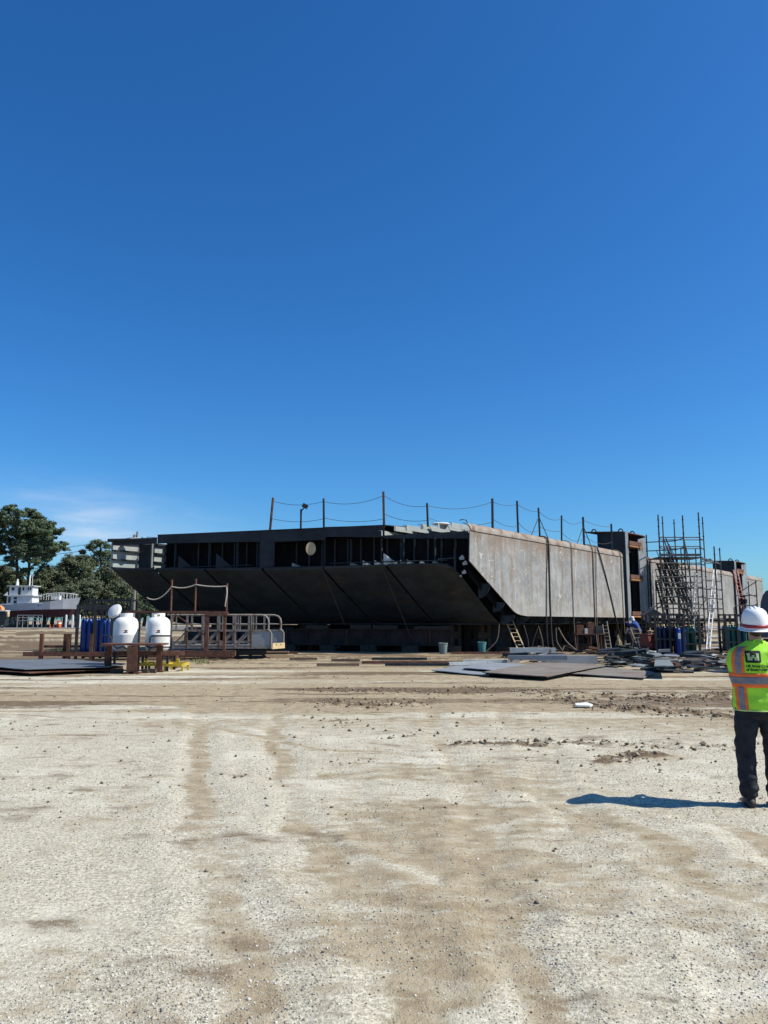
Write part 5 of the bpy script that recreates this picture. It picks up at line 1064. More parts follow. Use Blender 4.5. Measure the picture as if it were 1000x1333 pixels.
# ------------------------------------------------------------------ far left: boat, trees, fence, pole
def boat():
    Y = 196.0; o = Vector((P(54, 803, Y).x, Y, 0)); th = thing('boat', 'grey hulled workboat with white two storey wheelhouse, propped on stands', 'boat', o)
    X = lambda px: P(px, 800, Y).x; Z = lambda py: P(1, py, Y).z
    st = [(4, .55, 786, 795.5), (14, .95, 786, 795.5), (30, 1, 786, 795), (50, 1, 785, 794), (70, .95, 783, 793.5), (85, .7, 780.5, 793), (95, .38, 779, 793), (103.5, .02, 777.8, 793)]
    hw = 2.7; zb = Z(803); Lft = []
    def loft(name, za, zb_, mt, fl):
        b = MB(); vs = []
        for px, f, s1, s2 in st:
            zt1 = Z(s1) if za is None else Z(s2); zl = Z(s2) if zb_ is None else zb_
            x = X(px) - (1.0 if (px > 100 and zb_ is not None) else 0) ; xb = x - (0.9 if px > 90 else 0)
            w1, w2 = hw * f, hw * f * fl
            vs += [(xb, Y - w2, zl), (x, Y - w1, zt1), (x, Y + w1, zt1), (xb, Y + w2, zl)]
        n = len(st); fs = []
        for i in range(n - 1):
            for j in range(4): fs.append((i * 4 + j, (i + 1) * 4 + j, (i + 1) * 4 + (j + 1) % 4, i * 4 + (j + 1) % 4))
        fs += [(0, 1, 2, 3), tuple(n * 4 - 4 + k for k in (3, 2, 1, 0))]
        b.add(vs, fs); return b.build(name, M[mt], th, smooth=False)
    loft('topsides', None, None, 'boatgrey', .93); loft('bottom', 1, zb, 'boatred', .45)
    part_beam('rub_rail', (X(4), Y - 2.55, Z(787)), (X(60), Y - 2.62, Z(786)), .1, .12, 'white', th)
    def house(x0, x1, y0, y1, wins, nm, d=1.9):
        b = MB(); c = ((X(x0) + X(x1)) / 2, Y, (Z(y0) + Z(y1)) / 2); b.box(c, (X(x1) - X(x0), 2 * d, Z(y0) - Z(y1))); h = b.build(nm, M['boat_white'], th, smooth=False)
        b = MB(); b.box((c[0], Y, Z(y0) + .08), (X(x1) - X(x0) + 1.0, 2 * d + .8, .16)); b.build('roof', M['boat_white'], h, smooth=False)
        for (a, e, t, q) in wins:
            w = MB(); w.box(((X(a) + X(e)) / 2, Y - d - .02, (Z(t) + Z(q)) / 2), (X(e) - X(a), .06, Z(t) - Z(q))); w.build('window', M['glass'], h, smooth=False)
    house(12.5, 45, 776, 786, [(14.5, 17.5, 777.5, 785), (21.5, 25.5, 777.5, 780.5), (21.5, 25.5, 782, 785.5)], 'deckhouse', 2.0)
    house(14, 44, 763.5, 775, [(17, 20.5, 765, 769), (25.5, 29, 765, 774.5), (31, 33.3, 765, 769), (37.8, 39.3, 765, 768.5), (40.6, 42.2, 765, 768.5)], 'wheelhouse', 1.6)
    b = MB(); b.prism([(X(7), Y - 1.8, Z(775.5)), (X(12.5), Y - 1.8, Z(775.5)), (X(12.5), Y - 1.8, Z(770.5))], (0, .1, 0)); b.build('wing_screen', M['white_worn'], th, smooth=False)
    part_tube('mast', [(X(36), Y, Z(763)), (X(36), Y, Z(749))], .16, 'white', th); part_tube('aerial', [(X(39.5), Y, Z(763)), (X(39.5), Y, Z(744))], .05, 'white', th)
    b = MB(); b.lathe((X(20), Y, Z(762)), [(.35, 0), (.35, .8), (.2, .9), (.22, 1.5), (.05, 1.6)], 10); b.build('radar_stub', M['white'], th)
    for y in (-2.2, 2.2):
        pts = [(X(px), Y + y * f, Z(py)) for px, py, f in ((54, 776, 1), (66, 773.5, 1), (80, 772, .8), (92, 772.8, .5), (100, 774.5, .15))]
        part_tube('bow_rail', pts, .08, 'white_worn', th)
        for px in (54, 57, 60.5, 64, 67, 71, 75, 79, 83, 88, 93, 98):
            f = 1 if px < 68 else max(.15, 1 - (px - 66) / 36); part_tube('rail_stanchion', [(X(px), Y + y * f, Z(781)), (X(px), Y + y * f, Z(773.2))], .06, 'white_worn', th)
    b = MB(); b.box((X(73), Y, Z(778)), (1.6, 1.2, 1.0)); b.build('deck_locker', M['white_worn'], th, smooth=False)
    for px in (15, 30, 48, 66, 84, 94):
        for s in (-1, 1):
            part_beam('stand', (X(px), Y + s * 2.6, 0.03), (X(px), Y + s * 1.3, zb + .1), .18, .18, 'black', th)
    part_beam('keel_timber', (X(8), Y, .4), (X(96), Y, .4), .5, .75, 'old_timber', th)
boat()
def far(px, y0, y1, Y, name, m, label, cat, w=.35, group=None):
    x = P(px, 800, Y).x; b = MB(); b.box((x, Y, (P(1, y1, Y).z + .0) / 2), (w, w, P(1, y1, Y).z)); b.lathe((x, Y, P(1, y1, Y).z), [(w * .6, 0), (w * .5, .08), (w * .1, .12)], 8); return tag(b.build(name, M[m], off=(x, Y, 0), smooth=False), label, cat, group)
for px in (86.5, 95, 104): far(px, 812, 801, 185, 'bollard', 'white', 'white post standing on the road edge below the boat bow', 'post', .34, 'white posts below the boat bow')
Yb = 186.0; c = Vector((P(77.5, 800, Yb).x, Yb, .03)); th = thing('orange_barrel', 'orange barrel below the grey boat', 'barrel', c, local=True); b = MB(); b.lathe((0, 0, 0), [(.55, 0), (.55, .5), (.5, .55), (.5, .9), (.45, 1.0), (.44, 1.55), (.3, 1.6)], 14); b.build('barrel_body', M['orange'], th)
b = MB(); b.lathe((0, 0, .95), [(.475, 0), (.47, .25), (.46, .26)], 14); b.build('reflective_band', M['white'], th)
for px, m_ in ((66, 'orange'), (70.5, 'redbox')):
    x = P(px, 800, 187).x; b = MB(); b.lathe((x, 187, .03), [(.42, 0), (.42, .06), (.16, .08), (.05, .95)], 10); tag(b.build('traffic_cone', M[m_], off=(x, 187, .03)), ('bright' if m_ == 'orange' else 'dull red') + ' traffic cone next to the orange barrel', 'cone')
Yf = 182.0; o = Vector((P(38, 800, Yf).x, Yf, 0)); th = thing('rail_fence', 'grey pipe rail fence along the road below the boat', 'fence', o)
for px in (23, 30, 37, 44, 50, 55): part_tube('post', [(P(px, 800, Yf).x, Yf, 0), (P(px, 800, Yf).x, Yf, P(1, 800.5, Yf).z)], .09, 'galv', th)
for py in (801, 804, 808): part_tube('rail', [(P(23, 800, Yf).x, Yf, P(1, py, Yf).z), (P(55, 800, Yf).x, Yf, P(1, py, Yf).z)], .08, 'galv', th)
def truck():
    Y = 182.0; X = lambda px: P(px, 800, Y).x; Z = lambda py: P(1, py, Y).z; c = Vector((X(2), Y, .03)); th = thing('parked_truck', 'white and dark service truck with orange load parked beside the road', 'truck', c)
    b = MB(); b.box(((X(-8) + X(1.5)) / 2, Y, (Z(795) + .5) / 2), (X(1.5) - X(-8), 2.2, Z(795) - .5)); b.build('cab', M['white'], th, smooth=False)
    b = MB(); b.box(((X(-7) + X(-2)) / 2, Y - 1.11, Z(797.5)), (X(-2) - X(-7), .04, .8)); b.build('window', M['glass'], th, smooth=False)
    b = MB(); b.box(((X(1.5) + X(9.5)) / 2, Y, (Z(796) + .5) / 2), (X(9.5) - X(1.5), 2.0, Z(796) - .6)); b.build('tool_body', M['black'], th, smooth=False)
    b = MB(); b.box(((X(-2) + X(10)) / 2, Y, Z(795.2)), (X(10) - X(-2), 2.3, .22)); b.build('roof_board', M['white_worn'], th, smooth=False)
    b = MB(); b.prism([(X(-6), Y - .7, Z(794.6)), (X(4), Y - .7, Z(794.6)), (X(3), Y - .7, Z(790.5)), (X(-1), Y - .7, Z(788)), (X(-6), Y - .7, Z(788.5))], (0, 1.4, 0)); b.build('orange_load', mat('load_orange', (.62, .28, .12), (.5, .2, .08), .6), th, smooth=False)
    for px in (-5, 7):
        b = MB(); b.lathe((X(px), Y - 1.1, .48), [(.2, -.12), (.46, -.12), (.48, 0), (.46, .12), (.2, .12)], 16, Matrix.Rotation(R(90), 3, 'X')); w = b.build('wheel', M['black'], th); b = MB(); b.lathe((X(px), Y - 1.14, .48), [(.24, -.1), (.24, .1)], 12, Matrix.Rotation(R(90), 3, 'X')); b.build('rim', M['galv'], w)
    b = MB(); b.lathe((X(12), Y - .6, Z(803)), [(.3, 0), (.34, .1), (.34, 1.0), (.2, 1.2)], 10); b.build('beacon_tank', M['cream'], th)
truck()
b = MB(); x0, x1 = P(-14, 850, 232).x, P(12, 850, 232).x; b.hexa([(x0, 232, 0), (x1, 232, 0), (x1, 242, 0), (x0, 242, 0), (x0, 232, 6.6), (x1, 232, 6.0), (x1, 242, 7.2), (x0, 242, 7.6)])
th = thing('metal_shed', 'grey metal shed behind the stern of the boat', 'shed', ((x0 + x1) / 2, 232, 0)); b.build('shed_walls', M['galv'], th, smooth=False); part_box('roof', ((x0 + x1) / 2, 236.5, 7.3), (x1 - x0 + .6, 11.5, .12), 'galv', th, Mx=Matrix.Rotation(.1, 3, 'X')); part_box('door', ((x0 + x1) / 2 + 1, 231.95, 1.8), (2.6, .06, 3.4), 'bare_steel', th)

def leaves(clumps, leaf, per, rseed):
    # clumps: (centre, radius); returns vertex and face arrays of small leaf sprays
    g = np.random.default_rng(rseed); cs = np.array([c for c, r in clumps]); rs = np.array([r for c, r in clumps]); idx = np.repeat(np.arange(len(cs)), per); n = len(idx)
    d = g.normal(size=(n, 3)); d /= np.linalg.norm(d, axis=1)[:, None]; rad = rs[idx] * np.abs(g.normal(.62, .36, n)); p = cs[idx] + d * rad[:, None] * np.array([1, 1, .62])
    nr = d + g.normal(size=(n, 3)) * .7 + np.array([0, 0, .35]); nr /= np.linalg.norm(nr, axis=1)[:, None]
    a = np.cross(nr, g.normal(size=(n, 3))); a /= np.linalg.norm(a, axis=1)[:, None]; b = np.cross(nr, a); s = leaf * g.uniform(.6, 1.3, n)[:, None]
    v = np.stack([p - a * s, p + b * s * .6, p + a * s, p - b * s * .55 + nr * s * .2], 1).reshape(-1, 3); return v, np.arange(n * 4).reshape(-1, 4)
def crown(name, clumps, leaf, per, mt, par, seed):
    v, f = leaves(clumps, leaf, per, seed); o = np.array(par.location); me = bpy.data.meshes.new(name); me.vertices.add(len(v)); me.vertices.foreach_set('co', (v - o).astype(np.float32).ravel())
    me.loops.add(f.size); me.loops.foreach_set('vertex_index', f.ravel().astype(np.int32)); me.polygons.add(len(f)); me.polygons.foreach_set('loop_start', (np.arange(len(f)) * 4).astype(np.int32)); me.update(calc_edges=True)
    me.materials.append(M[mt]); ob = bpy.data.objects.new(name, me); COL.objects.link(ob); ob.parent = par; return ob
def pine(px, base_px, top, Y, label, crown_pts, seed, lean=0, name='pine_tree'):
    # crown_pts: (px, py, radius in px) clumps as seen, each given its own depth
    g = random.Random(seed); x = P(base_px, 800, Y).x; th = thing(name, label, 'tree', (x, Y, 0), 'trees beyond the road'); sc = Y / 1000
    tp = P(px, top, Y); b = MB(); n = 7; pts = [Vector((x, Y, 0)).lerp(tp, i / n) + Vector((g.gauss(0, .12), 0, 0)) for i in range(n + 1)]; b.tube(pts, [.52 * (1 - .8 * i / n) + .08 for i in range(n + 1)], 9); cl = []
    for cx, cy, cr in crown_pts:
        dd = g.uniform(-1, 1) * 24 * sc; c = P(cx, cy, Y) + Vector((0, dd, 0)); k = 12
        f = min(.97, max(.35, (c.z - 1.5 - abs(c.x - x) * .35) / tp.z)); q = Vector((x, Y, 0)).lerp(tp, f); b.tube([q, q.lerp(c, .5) + Vector((0, 0, .3)), c], [.16, .10, .04], 5)
        for _ in range(k): cl.append((tuple(c + Vector((g.gauss(0, .55), g.gauss(0, .55), g.gauss(0, .28))) * cr * sc), cr * sc * g.uniform(.36, .62)))
    b.build('trunk', M['bark'], th); crown('crown', cl, .22, 130, 'leaf_pine', th, seed)
g_ = random.Random(5)
def cl_in(fn, n, x0, x1, y0, y1, r0, r1):
    out = []
    while len(out) < n:
        x, y = g_.uniform(x0, x1), g_.uniform(y0, y1)
        if fn(x, y): out.append((x, y, g_.uniform(r0, r1)))
    return out
eA = lambda x, y: ((x - 20) / 32) ** 2 + ((y - 695) / 37) ** 2 < 1
eB = lambda x, y: ((x - 52) / 27) ** 2 + ((y - 705) / 32) ** 2 < 1 and y > 668 + max(0, x - 50) * .9
pine(21, 24, 664, 212, 'tall spreading pine standing behind the boat wheelhouse, its bare trunk more to the stern', cl_in(eA, 52, -14, 50, 660, 728, 5, 9) + [(20, 662, 6), (14, 665, 6), (26, 664, 6), (-4, 680, 8), (-10, 700, 8), (-12, 690, 8)], 3)
pine(40, 35.5, 672, 214, 'tall spreading pine whose trunk rises through the boat wheelhouse', cl_in(eB, 48, 26, 80, 664, 735, 5, 9) + [(38, 664, 5), (48, 672, 6), (58, 684, 6), (66, 694, 6), (72, 706, 6), (74, 716, 6), (38, 742, 5), (34, 746, 4), (25, 736, 5)], 4)
pine(131, 133, 705, 240, 'narrow pine top rising over the oaks next to the barge', [(131, 706, 7), (126, 713, 7), (138, 712, 8), (120, 719, 6), (131, 720, 9), (143, 722, 8), (114, 720, 4), (136, 730, 9)], 6)
def oak(px, top, w, bot, Y, label, seed, mt='leaf_oak'):
    g = random.Random(seed); x = P(px, 800, Y).x; th = thing('oak_tree', label, 'tree', (x, Y, 0), 'trees beyond the road'); sc = Y / 1000; b = MB(); tp = P(px, top + 12, Y)
    b.tube([(x, Y, 0), (x + .3, Y, tp.z * .35), tp], [.6, .45, .1], 9); cl = []
    n = int(38 + w * .8)
    for _ in range(n):
        a = g.uniform(0, math.pi * 2); rr = math.sqrt(g.random()); ux = math.cos(a) * rr; 
        zc = g.uniform(0, 1); wf = math.sqrt(max(.08, 1 - (zc - .25) ** 2 / .58)); c = P(px + ux * w * wf, top + 6 + (1 - zc) * (bot - top - 12), Y) + Vector((0, math.sin(a) * rr * w * sc * wf, 0))
        q = Vector((x, Y, 0)).lerp(tp, min(.95, max(.2, c.z / tp.z * .8))); b.tube([q, q.lerp(c, .6) + Vector((0, 0, .4)), c], [.2, .12, .05], 5)
        for _ in range(4): cl.append((tuple(c + Vector((g.gauss(0, .6), g.gauss(0, .6), g.gauss(0, .4))) * 8 * sc), g.uniform(3.2, 6.5) * sc))
    b.build('trunk', M['bark'], th); crown('crown', cl, .24, 130, mt, th, seed)
for a in ((100, 717, 24, 800, 226, 'rounded oak directly behind the boat bow', 11), (68, 733, 24, 803, 222, 'dark oak filling the space below the spreading pine', 12), (135, 730, 26, 803, 222, 'broad oak between the boat bow and the gas bottle rack', 13), (158, 757, 22, 806, 216, 'low oak reaching behind the rack of blue bottles', 14),
          (8, 735, 24, 803, 226, 'dark oak behind the boat stern, below the pine', 15), (-26, 728, 26, 803, 224, 'dark oak at the picture edge behind the shed', 16), (45, 755, 18, 803, 232, 'low dark oak behind the boat deckhouse', 17), (188, 770, 16, 806, 236, 'small tree seen just below the overhanging bow', 18, 'leaf_pine'), (214, 782, 20, 808, 240, 'bright bush seen under the overhanging bow', 19, 'leaf_pine'), (112, 752, 18, 804, 212, 'low oak in front of the rounded oak by the boat bow', 20), (28, 765, 16, 804, 228, 'low dark oak behind the wheelhouse', 21), (85, 762, 16, 804, 210, 'dark shrubby oak right behind the boat rail', 22), (58, 742, 20, 804, 236, 'deep green oak closing the gap under the two pines', 23), (118, 722, 22, 803, 238, 'tall oak next behind the rounded one, toward the barge', 24), (84, 728, 18, 803, 240, 'oak crown between the pine and the rounded oak', 25), (150, 738, 18, 803, 234, 'dense oak just before the barge overhang', 26), (20, 745, 18, 804, 236, 'dense dark oak in the shade of the pine trunks', 27)): oak(*a)
# utility pole and wires
Yp = 105.0; x = P(174, 800, Yp).x; zt_ = P(1, 692, Yp).z; th = thing('utility_pole', 'grey utility pole rising behind the far end of the bow', 'utility pole', (x, Yp, 0))
part_tube('pole_shaft', [(x, Yp, 0), (x, Yp, zt_)], [.19, .13], 'greyrail', th, 9); part_beam('cross_arm', (x - .5, Yp, zt_ - 1.0), (x + 1.6, Yp, zt_ - .95), .10, .12, 'old_timber', th)
b = MB(); b.lathe((x - .35, Yp, zt_ - 1.3), [(.2, 0), (.24, .05), (.24, .8), (.1, .9)], 10); b.build('transformer', M['galv'], th); 
for dx in (-.4, .7, 1.4): b = MB(); b.lathe((x + dx, Yp, zt_ - .9), [(.05, 0), (.08, .05), (.05, .18)], 8); b.build('insulator', M['slate'], th)
for k, (px, py, z0) in enumerate(((60, 700.5, zt_ - .75), (60, 706.5, zt_ - 1.6))):
    a = Vector((x - .3, Yp, z0)); e = P(px, py, 118); e2 = a + (e - a) * 3.0; e2.z = z0 - .3; b = MB(); b.tube(sag(a, e2, .6, 16), .035, 5); tag(b.build('overhead_wire', M['hose'], off=a), ('upper' if k == 0 else 'lower') + ' overhead wire running from the utility pole past the pine', 'wire')
a = Vector((x + 1.4, Yp, zt_ - .75)); b = MB(); b.tube(sag(a, a + Vector((60, 10, 0)), .8, 14), .035, 5); tag(b.build('overhead_wire', M['hose'], off=a), 'overhead wire leading from the utility pole behind the barge deck', 'wire')
# a second pole stands in front of the greenery below the bow
x = P(173.5, 800, 60).x; b = MB(); 
# dark covered machine at the frame edge
Yg = 62.0; c = Vector((P(1000, 800, Yg).x, Yg, 0)); th = thing('covered_machine', 'dark rounded covered machine standing beyond the white hard hat', 'machine', c)
b = MB(); pr = [(P(px, py, Yg)) for px, py in ((990, 830), (989.5, 795), (990.5, 784), (993, 775), (997, 769.5), (1003, 767), (1018, 767), (1024, 775), (1025, 830))]; b.prism(pr, (1.6, 2.6, 0)); b.build('cover', M['dkblue'], th, smooth=False)
part_beam('exhaust_pipe', P(1007, 768, Yg + .8), P(1007, 758, Yg + .8), .35, .35, 'black', th); part_box('skid_base', c + Vector((1.7, 1.3, .12)), (2.0, 2.4, .24), 'black', th)
# pair of slim rails beyond on the right
# ------------------------------------------------------------------ people
def evaluated(b, name, voxel, smooth=4, wr=0.0, wf=6.0, seed=0):
    me = bpy.data.meshes.new('tmp'); me.from_pydata([Vector(p) for p in b.v], [], b.f); me.update(); ob = bpy.data.objects.new('tmp', me); COL.objects.link(ob)
    r = ob.modifiers.new('r', 'REMESH'); r.mode = 'VOXEL'; r.voxel_size = voxel; r.use_smooth_shade = True
    s = ob.modifiers.new('s', 'SMOOTH'); s.iterations = smooth; s.factor = .5
    dg = bpy.context.evaluated_depsgraph_get(); m2 = bpy.data.meshes.new_from_object(ob.evaluated_get(dg)); m2.name = name
    bpy.data.objects.remove(ob); bpy.data.meshes.remove(me)
    if wr:
        m2.update()
        for v in m2.vertices:
            p = v.co; n = mnoise.noise(Vector((p.x * wf + seed, p.y * wf, p.z * wf * 2.2))) + .5 * mnoise.noise(Vector((p.x * wf * 2.3, p.y * wf * 2.3 + seed, p.z * wf * 4)))
            v.co = p + v.normal * (n * wr)
    m2.polygons.foreach_set('use_smooth', [True] * len(m2.polygons)); return m2
def link(me, mats, par):
    me.materials.clear()
    for m in (mats if isinstance(mats, (list, tuple)) else [mats]): me.materials.append(m)
    o = bpy.data.objects.new(me.name, me); COL.objects.link(o); o.parent = par; return o
M['skin'] = mat('skin', (0.42, 0.24, 0.165), (0.36, 0.19, 0.13), 20, 0.55, bmp=0.02)
M['skin_dark'] = mat('skin_tan', (0.22, 0.115, 0.07), None, 20, 0.55, bmp=0.02)
M['hair'] = mat('dark_hair', (0.035, 0.024, 0.018), (0.02, 0.014, 0.01), 60, 0.6)
M['trouser'] = mat('navy_trousers', (0.016, 0.019, 0.027), (0.010, 0.012, 0.018), 12, 0.9)
M['boot'] = mat('dark_boot', (0.022, 0.02, 0.019), (0.012, 0.011, 0.01), 20, 0.6)
M['navy_cloth'] = mat('navy_shirt', (0.02, 0.03, 0.06), None, 12, 0.9)
M['blue_cloth'] = mat('blue_overall', (0.035, 0.085, 0.30), (0.025, 0.055, 0.2), 5, 0.9)
M['jean'] = mat('jeans', (0.05, 0.07, 0.13), None, 8, 0.9)
M['hivis'] = mat('hi_vis_cloth', (0.36, 0.74, 0.045), (0.30, 0.66, 0.035), 8, 0.75, bmp=0.25)
M['hi_orange'] = mat('orange_tape', (0.85, 0.17, 0.03), (0.75, 0.14, 0.03), 10, 0.7)
M['hi_grey'] = mat('reflective_tape', (0.22, 0.21, 0.23), (0.17, 0.16, 0.18), 30, 0.4, 0.2)
M['hat_white'] = mat('hat_shell', (0.80, 0.80, 0.80), (0.76, 0.76, 0.76), 5, 0.25, bmp=0.0)
M['hat_red'] = mat('hat_band', (0.30, 0.018, 0.035), None, 5, 0.5)

def hand(b, wrist, d, nrm, side, sc=1.0, curl=0.5):
    # palm plus five bent fingers; d = direction of the hand, nrm = palm normal, side = +1 / -1 thumb side
    d = Vector(d).normalized(); nrm = (Vector(nrm) - d * Vector(nrm).dot(d)).normalized(); sd = d.cross(nrm) * side; w = Vector(wrist)
    b.sweep([w - d * .03 * sc, w + d * .01 * sc, w + d * .05 * sc, w + d * .09 * sc], [(.028 * sc, .020 * sc), (.030 * sc, .018 * sc), (.041 * sc, .016 * sc), (.040 * sc, .013 * sc)], xdir=sd, n=12)
    for k, (off, L) in enumerate(((.030, .072), (.010, .080), (-.010, .075), (-.029, .058))):
        p = w + d * .085 * sc + sd * off * sc; pts = [p - d * .02 * sc]; dirn = d.copy(); ang = curl * (.7 + .1 * k)
        for j, f in enumerate((.45, .32, .23)):
            dirn = (Matrix.Rotation(ang, 3, d.cross(nrm)) @ dirn); pts.append(pts[-1] + dirn * L * f * sc + (d * .02 * sc if j == 0 else Vector()))
        b.tube(pts, [.0092 * sc, .0090 * sc, .0082 * sc, .0068 * sc], 8)
    p = w + d * .02 * sc + sd * .028 * sc; t = (d * .55 + sd * .8).normalized(); q = p + t * .035 * sc; b.tube([p - t * .01, q, q + (d * .9 + sd * .3 - nrm * -.2).normalized() * .032 * sc, q + (d * 1.0 + nrm * .25).normalized() * .055 * sc], [.0135 * sc, .0115 * sc, .010 * sc, .008 * sc], 8)
def head(b, c, fwd, up, sc=1.0):
    c = Vector(c); f = Vector(fwd).normalized(); u = (Vector(up) - f * Vector(up).dot(f)).normalized(); r = f.cross(u); Mx = Matrix((r, f, u)).transposed(); q = lambda x, y, z: c + Mx @ Vector((x, y, z)) * sc
    b.ball(q(0, -.005, .025), (.076 * sc, .096 * sc, .098 * sc), 18, Mx); b.ball(q(0, .028, -.045), (.058 * sc, .062 * sc, .072 * sc), 14, Mx)
    b.ball(q(0, .078, -.095), (.024 * sc, .02 * sc, .018 * sc), 10, Mx); b.sweep([q(0, .088, .03), q(0, .104, -.0), q(0, .112, -.018), q(0, .095, -.03)], [.008 * sc, .012 * sc, .016 * sc, .012 * sc], xdir=r, n=8)
    for s in (-1, 1):
        b.ball(q(s * .080, -.008, -.005), (.010 * sc, .020 * sc, .034 * sc), 10, Mx); b.ball(q(s * .032, .078, .028), (.022 * sc, .012 * sc, .010 * sc), 8, Mx)
    for z in (-.052, -.064): b.sweep([q(-.024, .082, z), q(0, .094, z), q(.024, .082, z)], [.005 * sc, .0075 * sc, .005 * sc], xdir=u, n=6)
    return q, Mx
def limbs(b, J, k, n=14):
    for s in ('L', 'R'):
        if k.get('arm'): b.sweep([J['sh' + s], Vector(J['sh' + s]).lerp(Vector(J['el' + s]), .5), J['el' + s], Vector(J['el' + s]).lerp(Vector(J['wr' + s]), .4), J['wr' + s]], [k['arm'] * 1.15, k['arm'], k['arm'] * .82, k['arm'] * .78, k['arm'] * .55], xdir=(0.2, .9, .3), n=n)
        if k.get('leg'):
            hp, kn, an = Vector(J['hip' + s]), Vector(J['kn' + s]), Vector(J['an' + s])
            b.sweep([hp + (hp - kn).normalized() * .05, hp.lerp(kn, .3), hp.lerp(kn, .75), kn, kn.lerp(an, .35), kn.lerp(an, .75), an], [k['leg'] * x for x in k.get('legf', (1, .95, .72, .66, .66, .5, .42))], n=n)
    if k.get('torso'):
        S = [Vector(p) for p in J['spine']]; t = k['torso']; b.sweep(S, [(rx * t, ry * t) for rx, ry in k.get('tr', ((.165, .115), (.158, .11), (.16, .112), (.185, .12), (.175, .105), (.09, .08)))], xdir=J.get('right', (1, 0, 0)), n=20)

def engineer():
    base = Vector((3.575, 7.50, 0)); base.z = gz(base.x, base.y) + .0
    th = thing('person', 'person seen from behind in a yellow green safety vest, white hard hat and dark trousers', 'person', base, None, R(-10), local=True)
    J = dict(hipL=(-.110, 0, .93), hipR=(.090, 0, .93), knL=(-.150, .015, .50), knR=(.110, .03, .50), anL=(-.140, -.01, .09), anR=(.110, .03, .09), shL=(-.160, .01, 1.405), shR=(.160, .01, 1.405),
             elL=(-.185, .02, 1.13), elR=(.185, .02, 1.13), wrL=(-.06, .21, 1.13), wrR=(.06, .21, 1.16), spine=[(-.01, 0, .90), (-.005, 0, 1.0), (.005, .005, 1.14), (0, .0, 1.30), (0, -.005, 1.40), (0, 0, 1.49)])
    b = MB(); limbs(b, J, dict(arm=.048, leg=.085, torso=.9)); b.sweep([(0, 0, 1.44), (.003, .012, 1.53), (.005, .03, 1.62)], [.062, .056, .056], n=14)
    q, Mx = head(b, (.015, .035, 1.675), (.12, 1, .04), (0, -.05, 1))
    for s, x in ((-1, 'L'), (1, 'R')):
        hand(b, J['wr' + x], Vector((-s * .5, .75, .15)), Vector((-s * .3, 0, 1)) * -1, s, .95, .55); a = Vector(J['an' + x]); b.sweep([a + Vector((0, -.06, -.055)), a + Vector((0, .05, -.05)), a + Vector((s * .02, .17, -.062))], [(.036, .04), (.04, .035), (.04, .022)], xdir=(1, 0, 0), n=10)
    link(evaluated(b, 'body', .0085, 2), M['skin'], th)
    # hair: cap following the back of the head
    b = MB(); b.ball(q(0, -.014, .03), (.081, .098, .097), 18, Mx); b.ball(q(0, -.05, -.05), (.062, .05, .06), 12, Mx); link(evaluated(b, 'hair', .009, 2, .004, 60), M['hair'], th)
    # trousers
    b = MB(); limbs(b, J, dict(leg=.112, legf=(1.05, 1.0, .84, .80, .77, .70, .70))); b.sweep([(-.010, 0, .84), (-.008, -.005, .93), (-.002, 0, 1.02)], [(.185, .135), (.19, .145), (.168, .12)], n=20)
    for s, x in ((-1, 'L'), (1, 'R')):
        a = Vector(J['an' + x])
        for dz, rr in ((.02, .088), (.07, .098), (.12, .088), (.17, .092)): b.sweep([a + Vector((0, 0, dz - .015)), a + Vector((0, .01, dz + .02))], [rr * .92, rr * .9], n=14)
    link(evaluated(b, 'trousers', .011, 3, .012, 7, 3), M['trouser'], th)
    b = MB(); b.sweep([(-.002, 0, 1.0), (-.002, 0, 1.035)], [(.172, .125), (.172, .125)], n=24); b.build('belt', M['boot'], th)
    # boots
    for s, x in ((-1, 'L'), (1, 'R')):
        a = Vector(J['an' + x]); f = Vector((s * .05 + .1, 1, 0)).normalized(); b = MB()
        b.sweep([a + Vector((0, 0, .10)), a + Vector((0, 0, .02)), a + Vector((0, -.005, -.04))], [(.052, .056), (.050, .058), (.048, .062)], n=14); b.sweep([a - f * .075 + Vector((0, 0, -.052)), a + Vector((0, 0, -.05)) + f * .03, a + f * .12 + Vector((0, 0, -.055)), a + f * .19 + Vector((0, 0, -.064))], [(.040, .036), (.045, .036), (.050, .032), (.040, .022)], xdir=(1, 0, 0), n=14)
        o = link(evaluated(b, 'boot', .008, 2), M['boot'], th); b = MB(); pl = [a + f * (.055 + .135 * math.cos(t)) + f.cross(Vector((0, 0, 1))) * (.048 * math.sin(t)) + Vector((0, 0, -.095)) for t in np.linspace(0, 2 * math.pi, 17)[:-1]]; b.prism(pl, (0, 0, .022)); b.build('sole', M['black'], o, off=(0, 0, 0))
    # shirt sleeves
    b = MB(); limbs(b, J, dict(arm=.060)); link(evaluated(b, 'shirt_sleeves', .010, 3, .004, 12), M['navy_cloth'], th)
    # vest as a surface S(q, z): q in [-1, 1] across, back (y < 0) and front
    zk = [.885, .95, 1.05, 1.15, 1.25, 1.32, 1.38, 1.43, 1.465, 1.495, 1.52, 1.535]; rxk = [.232, .232, .235, .240, .252, .258, .252, .235, .200, .145, .095, .082]; ryk = [.165, .160, .152, .150, .158, .162, .158, .145, .122, .098, .082, .078]
    def RX(z): return float(np.interp(z, zk, rxk))
    def RY(z): return float(np.interp(z, zk, ryk))
    def wrinkle(x, z, f): return .016 * mnoise.noise(Vector((x * 7, f * 3, z * 5 + 2))) + .012 * mnoise.noise(Vector((x * 14 + z * 9, f, z * 12))) + .012 * mnoise.noise(Vector((x * 4 - z * 6, f + 9, z * 3)))
